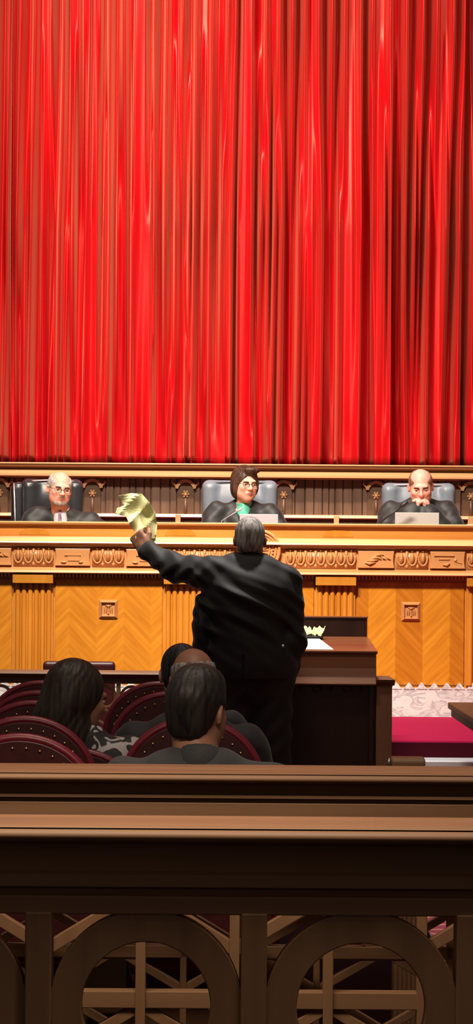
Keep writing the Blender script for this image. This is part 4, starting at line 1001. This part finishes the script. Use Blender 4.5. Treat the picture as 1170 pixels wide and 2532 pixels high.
# ================================================================ STANDING MAN (seen from behind; local frame faces -Y, root turned by 180 degrees)
DM = 11.72; KM = F/DM
X0 = at(640, 1600, DM).x
root = thing('person', 'grey haired person in black suit standing with back turned, left arm raised holding yellow paper', 'person', (X0, DM, 0), PI)
def g(px, py, y=0.0):     # photo pixel -> local (x flipped because the root is turned round); y>0 is towards the viewer
    p = at(px, py, DM-y); return np.array((-(p.x-X0), y, p.z))
HCm = g(618, 1334, .0); Rm = rotm(-.05, 0.02, .0)
sL, sR = g(518, 1418), g(706, 1438)
eL = g(432, 1404, -.17); wL = g(360, 1358, -.31)
eR, wR = g(722, 1585, .02), g(708, 1665, -.16)
pel = g(622, 1660); nbm = g(618, 1398, .01); chm = g(612, 1480)
feet = []
body = [ell(chm, (.17, .12, .22), .05), cone(sL, sR, .055, .055, .05), cone(pel, chm, .15, .15, .06), ell(pel, (.15, .11, .13), .05), cone(nbm-(0, 0, .04), HCm+(0, .012, -.07), .062, .054, .03)]
body += chain([sL, eL, wL], [.05, .042, .028], .02)+chain([sR, eR, wR], [.05, .042, .028], .02)
hL, hR = pel+(.09, 0, -.06), pel+(-.09, 0, -.06)
kL, kR = np.array((hL[0]+.01, -.02, .50)), np.array((hR[0]-.01, -.02, .50)); aL, aR = np.array((kL[0]+.01, .02, .09)), np.array((kR[0]-.01, .02, .09))
for h_, k_, a_ in ((hL, kL, aL), (hR, kR, aR)): body += chain([h_, k_, a_], [.09, .06, .042], .03)+[cone(a_+(0, .02, -.05), a_+(0, -.15, -.06), .034, .028, .02)]
body += moved(head_prims(1.0), HCm, Rm, .92)
# raised fist around the sheet
fdir = g(330, 1312, -.345)-wL
body += hand_prims(wL, fdir, (-.5, .25, .6), (-.6, -.6, .1), 1.25, .7, sc=1.06)
body += hand_prims(wR, (.15, -.7, -.6), (.6, -.3, 0), (.5, .3, -.2), .5)
surface('body', body, .006, MT['skin_tan'], root)
jk = [ell(chm+(0, .0, .0), (.215, .145, .235), .06), cone(pel+(0, 0, .04), chm, .19, .185, .06), ell(pel+(0, 0, .05), (.215, .155, .18), .06),
      cone(sL+(-.02, 0, .0), nbm+(.04, .01, -.02), .066, .052, .05), cone(sR+(.02, 0, .0), nbm+(-.04, .01, -.02), .070, .052, .05),
      cone(nbm+(0, .01, -.02), nbm+(0, .012, .010), .072, .066, .015)]
jk += [ell(g(497, 1560, .0), (.045, .11, .16), .06), ell(g(660, 1640, .0), (.10, .14, .12), .06)]
wl2 = wL+(eL-wL)*.10
jk += chain([sL, eL, wl2], [.082, .066, .050], .04)+chain([sR+(.0, 0, -.01), eR, wR], [.084, .066, .058], .035)
jk += [rbox(pel+(0, 0, -.62), (.5, .5, .585), .01, .006, 's'), cone(nbm+(0, -.01, .032), nbm+(0, -.02, .12), .060, .075, .006, 's'),
       rbox((g(601, 1660)[0], .20, pel[2]-.02), (.0035, .16, .105), .003, .004, 's')]
d1 = np.array((-.55, 0, .83)); 
def fold(X):
    x, y, z = X.T; zz = z-chm[2]
    u = -.62*x*-1+0*y; 
    s = (z*.80-x*.60)                       # across the diagonal pulls running from the raised shoulder to the right hip
    m = np.exp(-((z-1.30)/.22)**2)*np.clip((y+.05)*10, 0, 1)
    r = (.012*(np.abs(np.sin(s*29+1.3*np.sin((x*.8+z*.6)*7)))**5)-.003)*-m+.004*np.sin(s*88+1+2*np.sin(x*11))*m
    arm = np.clip((x-.22)*8, 0, 1); r += .005*arm*np.sin(x*70+z*20+2*np.sin(z*30))
    sl = np.clip((-x-.12)*8, 0, 1)*np.clip(1.45-z, 0, 1)*2; r += .005*sl*np.sin(z*62+2*np.sin(x*22+z*10))
    return r
surface('jacket', jk, .0062, MT['suit'], root, fold)
tr = [ell(pel+(0, 0, .0), (.215, .155, .19), .05)]
for h_, k_, a_ in ((hL, kL, aL), (hR, kR, aR)): tr += chain([h_, k_, a_+(0, 0, -.02)], [.112, .092, .085], .03)
surface('trousers', tr, .0085, MT['suit'], root, lambda X: .004*np.sin(X[:, 2]*40+X[:, 0]*60+2*np.sin(X[:, 2]*9)))
for a_ in (aL, aR): surface('shoe', [cone(a_+(0, .03, -.045), a_+(0, -.17, -.055), .042, .036, .02), rbox(a_+(0, -.06, -.078), (.044, .14, .011), .008, .01)], .008, MT['shoe'], root)
surface('hair', moved(hair_short(full=.985, low=-.066), HCm, Rm, .92), .004, MT['hair_grey'], root, strands(Rm, HCm, .0012))
cL = [cone(nbm+(0, .008, .005), nbm+(0, .008, .026), .066, .062, .01), cone(nbm+(0, 0, -.02), nbm+(0, 0, .08), .054, .054, .004, 's')]
surface('shirt_collar', cL, .0045, MT['shirt'], root)
face_parts(root, HCm, Rm*.92, MT['hair_grey'], MT['skin_tan'], MT['lips'])
bp_ = g(700, 1597, .155); bm = B(); ball(bm, Vector(bp_.tolist()), (.006, .006, .007)); obj('cuff_button', bm, MT['shirt'], root, smooth=True)
# yellow sheet in the raised fist: crumpled, drooping
DP = DM+.335; KP = F/DP
ctr = [at(px, py, DP) for px, py in ((336, 1335), (345, 1330), (365, 1342), (384, 1338), (388, 1300), (384, 1270), (370, 1243), (350, 1220), (322, 1219), (294, 1226), (302, 1243), (308, 1249), (290, 1256), (285, 1272), (312, 1277), (322, 1298), (334, 1316))]
# (outline of the real crumpled sheet at its own distance, given real folds and thickness)
from mathutils.geometry import tessellate_polygon
bm = B()
pc = sum(ctr, Vector())/len(ctr)
xs = [p.x for p in ctr]; zs = [p.z for p in ctr]
def inside(x, z):
    c = False; j = len(ctr)-1
    for i in range(len(ctr)):
        if (ctr[i].z > z) != (ctr[j].z > z) and x < (ctr[j].x-ctr[i].x)*(z-ctr[i].z)/(ctr[j].z-ctr[i].z+1e-9)+ctr[i].x: c = not c
        j = i
    return c
def py_(x, z):
    u, v = (x-pc.x), (z-pc.z)
    return .030*math.sin(u*26+v*9)+.018*abs(math.sin(u*34-v*30))+.010*math.sin(v*48+u*20)+.22*abs(v)*v*3
# spokes from centre to outline in rings -> crumpled fan
rings = 9; dens = []
for i in range(len(ctr)):
    a, b_ = ctr[i], ctr[(i+1) % len(ctr)]
    for t in range(5): dens.append(a.lerp(b_, t/5))
cen = at(345, 1275, DP)
L = []
for r in range(1, rings+1):
    L.append([bm.verts.new((cen.x+(p.x-cen.x)*r/rings-pc.x, py_(cen.x+(p.x-cen.x)*r/rings, cen.z+(p.z-cen.z)*r/rings), cen.z+(p.z-cen.z)*r/rings-pc.z)) for p in dens])
c0 = bm.verts.new((cen.x-pc.x, py_(cen.x, cen.z), cen.z-pc.z)); n = len(dens)
for i in range(n):
    bm.faces.new((c0, L[0][i], L[0][(i+1) % n]))
    for r in range(rings-1): bm.faces.new((L[r][i], L[r][(i+1) % n], L[r+1][(i+1) % n], L[r+1][i]))
o = obj('yellow_paper', bm, MT['paper_yellow'], smooth=False); o.location = pc; md = o.modifiers.new('t', 'SOLIDIFY'); md.thickness = .0012
tag(o, 'crumpled yellow sheet of paper held up in the raised left hand', 'paper')

# ================================================================ SEATED AUDIENCE (from behind)
def back_person(name, label, hpx, hpy, D, skin, cloth, hp, hm, pose=None, fat=1.05, hr=(0, 0, 0), vox=.0065, low=0, **kw):
    p = at(hpx, hpy, D); z = p.z
    J = dict(head=(0, -.02, z), hr=hr, neckb=(0, .01, z-.145), chest=(0, 0, z-.33), shl=(.19, .0, z-.215), shr=(-.19, .0, z-.215), pelvis=(0, -.02, .53), ell=(.26, -.06, z-.45), elr=(-.26, -.06, z-.45), wrl=(.13, -.28, z-.50), wrr=(-.13, -.28, z-.50))
    if pose:
        for k_, v in pose.items(): J[k_] = (v[0], v[1], z+v[2])
    return seated(name, label, (p.x, D, 0), PI, J, skin, cloth, hp, hm, fat=fat, vox=vox, **kw)
# nearest: dark hair, grey jacket
hpx_ = [ell((0, .018, .030), (.082, .102, .092), .01), ell((0, .052, -.035), (.060, .052, .062), .03), ell((.0, .0, .085), (.062, .07, .040), .03), ell((0, -.098, -.035), (.072, .085, .100), .015, 's'), rbox((0, .0, -.185), (.2, .2, .10), .01, .012, 's')]
for s in (-1, 1): hpx_.append(ell((s*.088, .004, -.022), (.022, .030, .040), .010, 's'))
r_, A_, R_ = back_person('person', 'dark haired person in charcoal suit jacket seated nearest, seen from behind in the centre', 487, 1755, 6.80, MT['skin_tan'], MT['suit_grey'], hpx_, MT['hair_black'], fat=1.2, hr=(.04, -.10, -.42), neck=.060,
    collar=True, pose=dict(shl=(.200, 0, -.205), shr=(-.240, 0, -.225), neckb=(-.01, .012, -.140)))
# balding man behind him
back_person('person', 'balding person in a dark coat seated just beyond the dark haired one', 478, 1684, 8.5, MT['skin_tan'], MT['coat_dark'], hair_short(bald=1.45, full=1.0, low=-.05), MT['hair_grey'], fat=1.15, hr=(0, .05, .1), neck=.062,
    collar=True, pose=dict(shl=(.205, 0, -.215), shr=(-.19, 0, -.225), neckb=(0, .01, -.135)))
back_person('person', 'black haired person farthest of the seated row, mostly hidden behind the balding one', 449, 1668, 9.4, MT['skin'], MT['coat_dark'], hair_short(full=1.0, low=-.06), MT['hair_black'], fat=.95)
# woman with long hair, looking right
hw = [ell((0, .02, .03), (.086, .106, .094), .01), ell((0, .06, -.05), (.075, .055, .08), .03), ell((0, -.105, -.035), (.060, .085, .100), .012, 's')]
hx = [ell((.030, .03, -.02), (.085, .075, .090), .04), ell((.075, .04, -.075), (.070, .06, .060), .04), ell((.045, .05, -.12), (.075, .055, .085), .04), ell((-.005, .055, -.14), (.050, .045, .075), .04), ell((.02, .055, -.20), (.05, .04, .06), .04)]
back_person('person', 'person with long dark brown hair and patterned blouse seated in the left column', 190, 1722, 8.12, MT['skin_tan'], MT['coat_dark'], hw, MT['hair_darkbrown'], fat=.95, hr=(.25, .0, -.9),
    pose=dict(shl=(.12, 0, -.215), shr=(-.17, .01, -.205), neckb=(-.01, .0, -.135), elr=(-.24, -.02, -.40)), hair_extra=hx)
def blouse():
    m, nt, b = nodes('black_white_blouse'); put(b, Roughness=.7)
    tc = N(nt, 'ShaderNodeTexCoord'); nz = N(nt, 'ShaderNodeTexNoise'); nz.inputs['Scale'].default_value = 17; nz.inputs['Detail'].default_value = 1; nz.inputs['Distortion'].default_value = 1.5
    r = N(nt, 'ShaderNodeValToRGB'); r.color_ramp.interpolation = 'CONSTANT'; r.color_ramp.elements[0].color = (.015, .012, .015, 1); r.color_ramp.elements[1].position = .53; r.color_ramp.elements[1].color = (.45, .40, .42, 1)
    nt.links.new(tc.outputs['Object'], nz.inputs['Vector']); nt.links.new(nz.outputs['Fac'], r.inputs[0]); nt.links.new(r.outputs[0], b.inputs['Base Color']); return m
bl = blouse()
for o in bpy.data.objects:
    if o.name.startswith('jacket') and o.parent and 'patterned blouse' in o.parent.get('label', ''): o.data.materials[0] = bl; o.name = 'blouse'
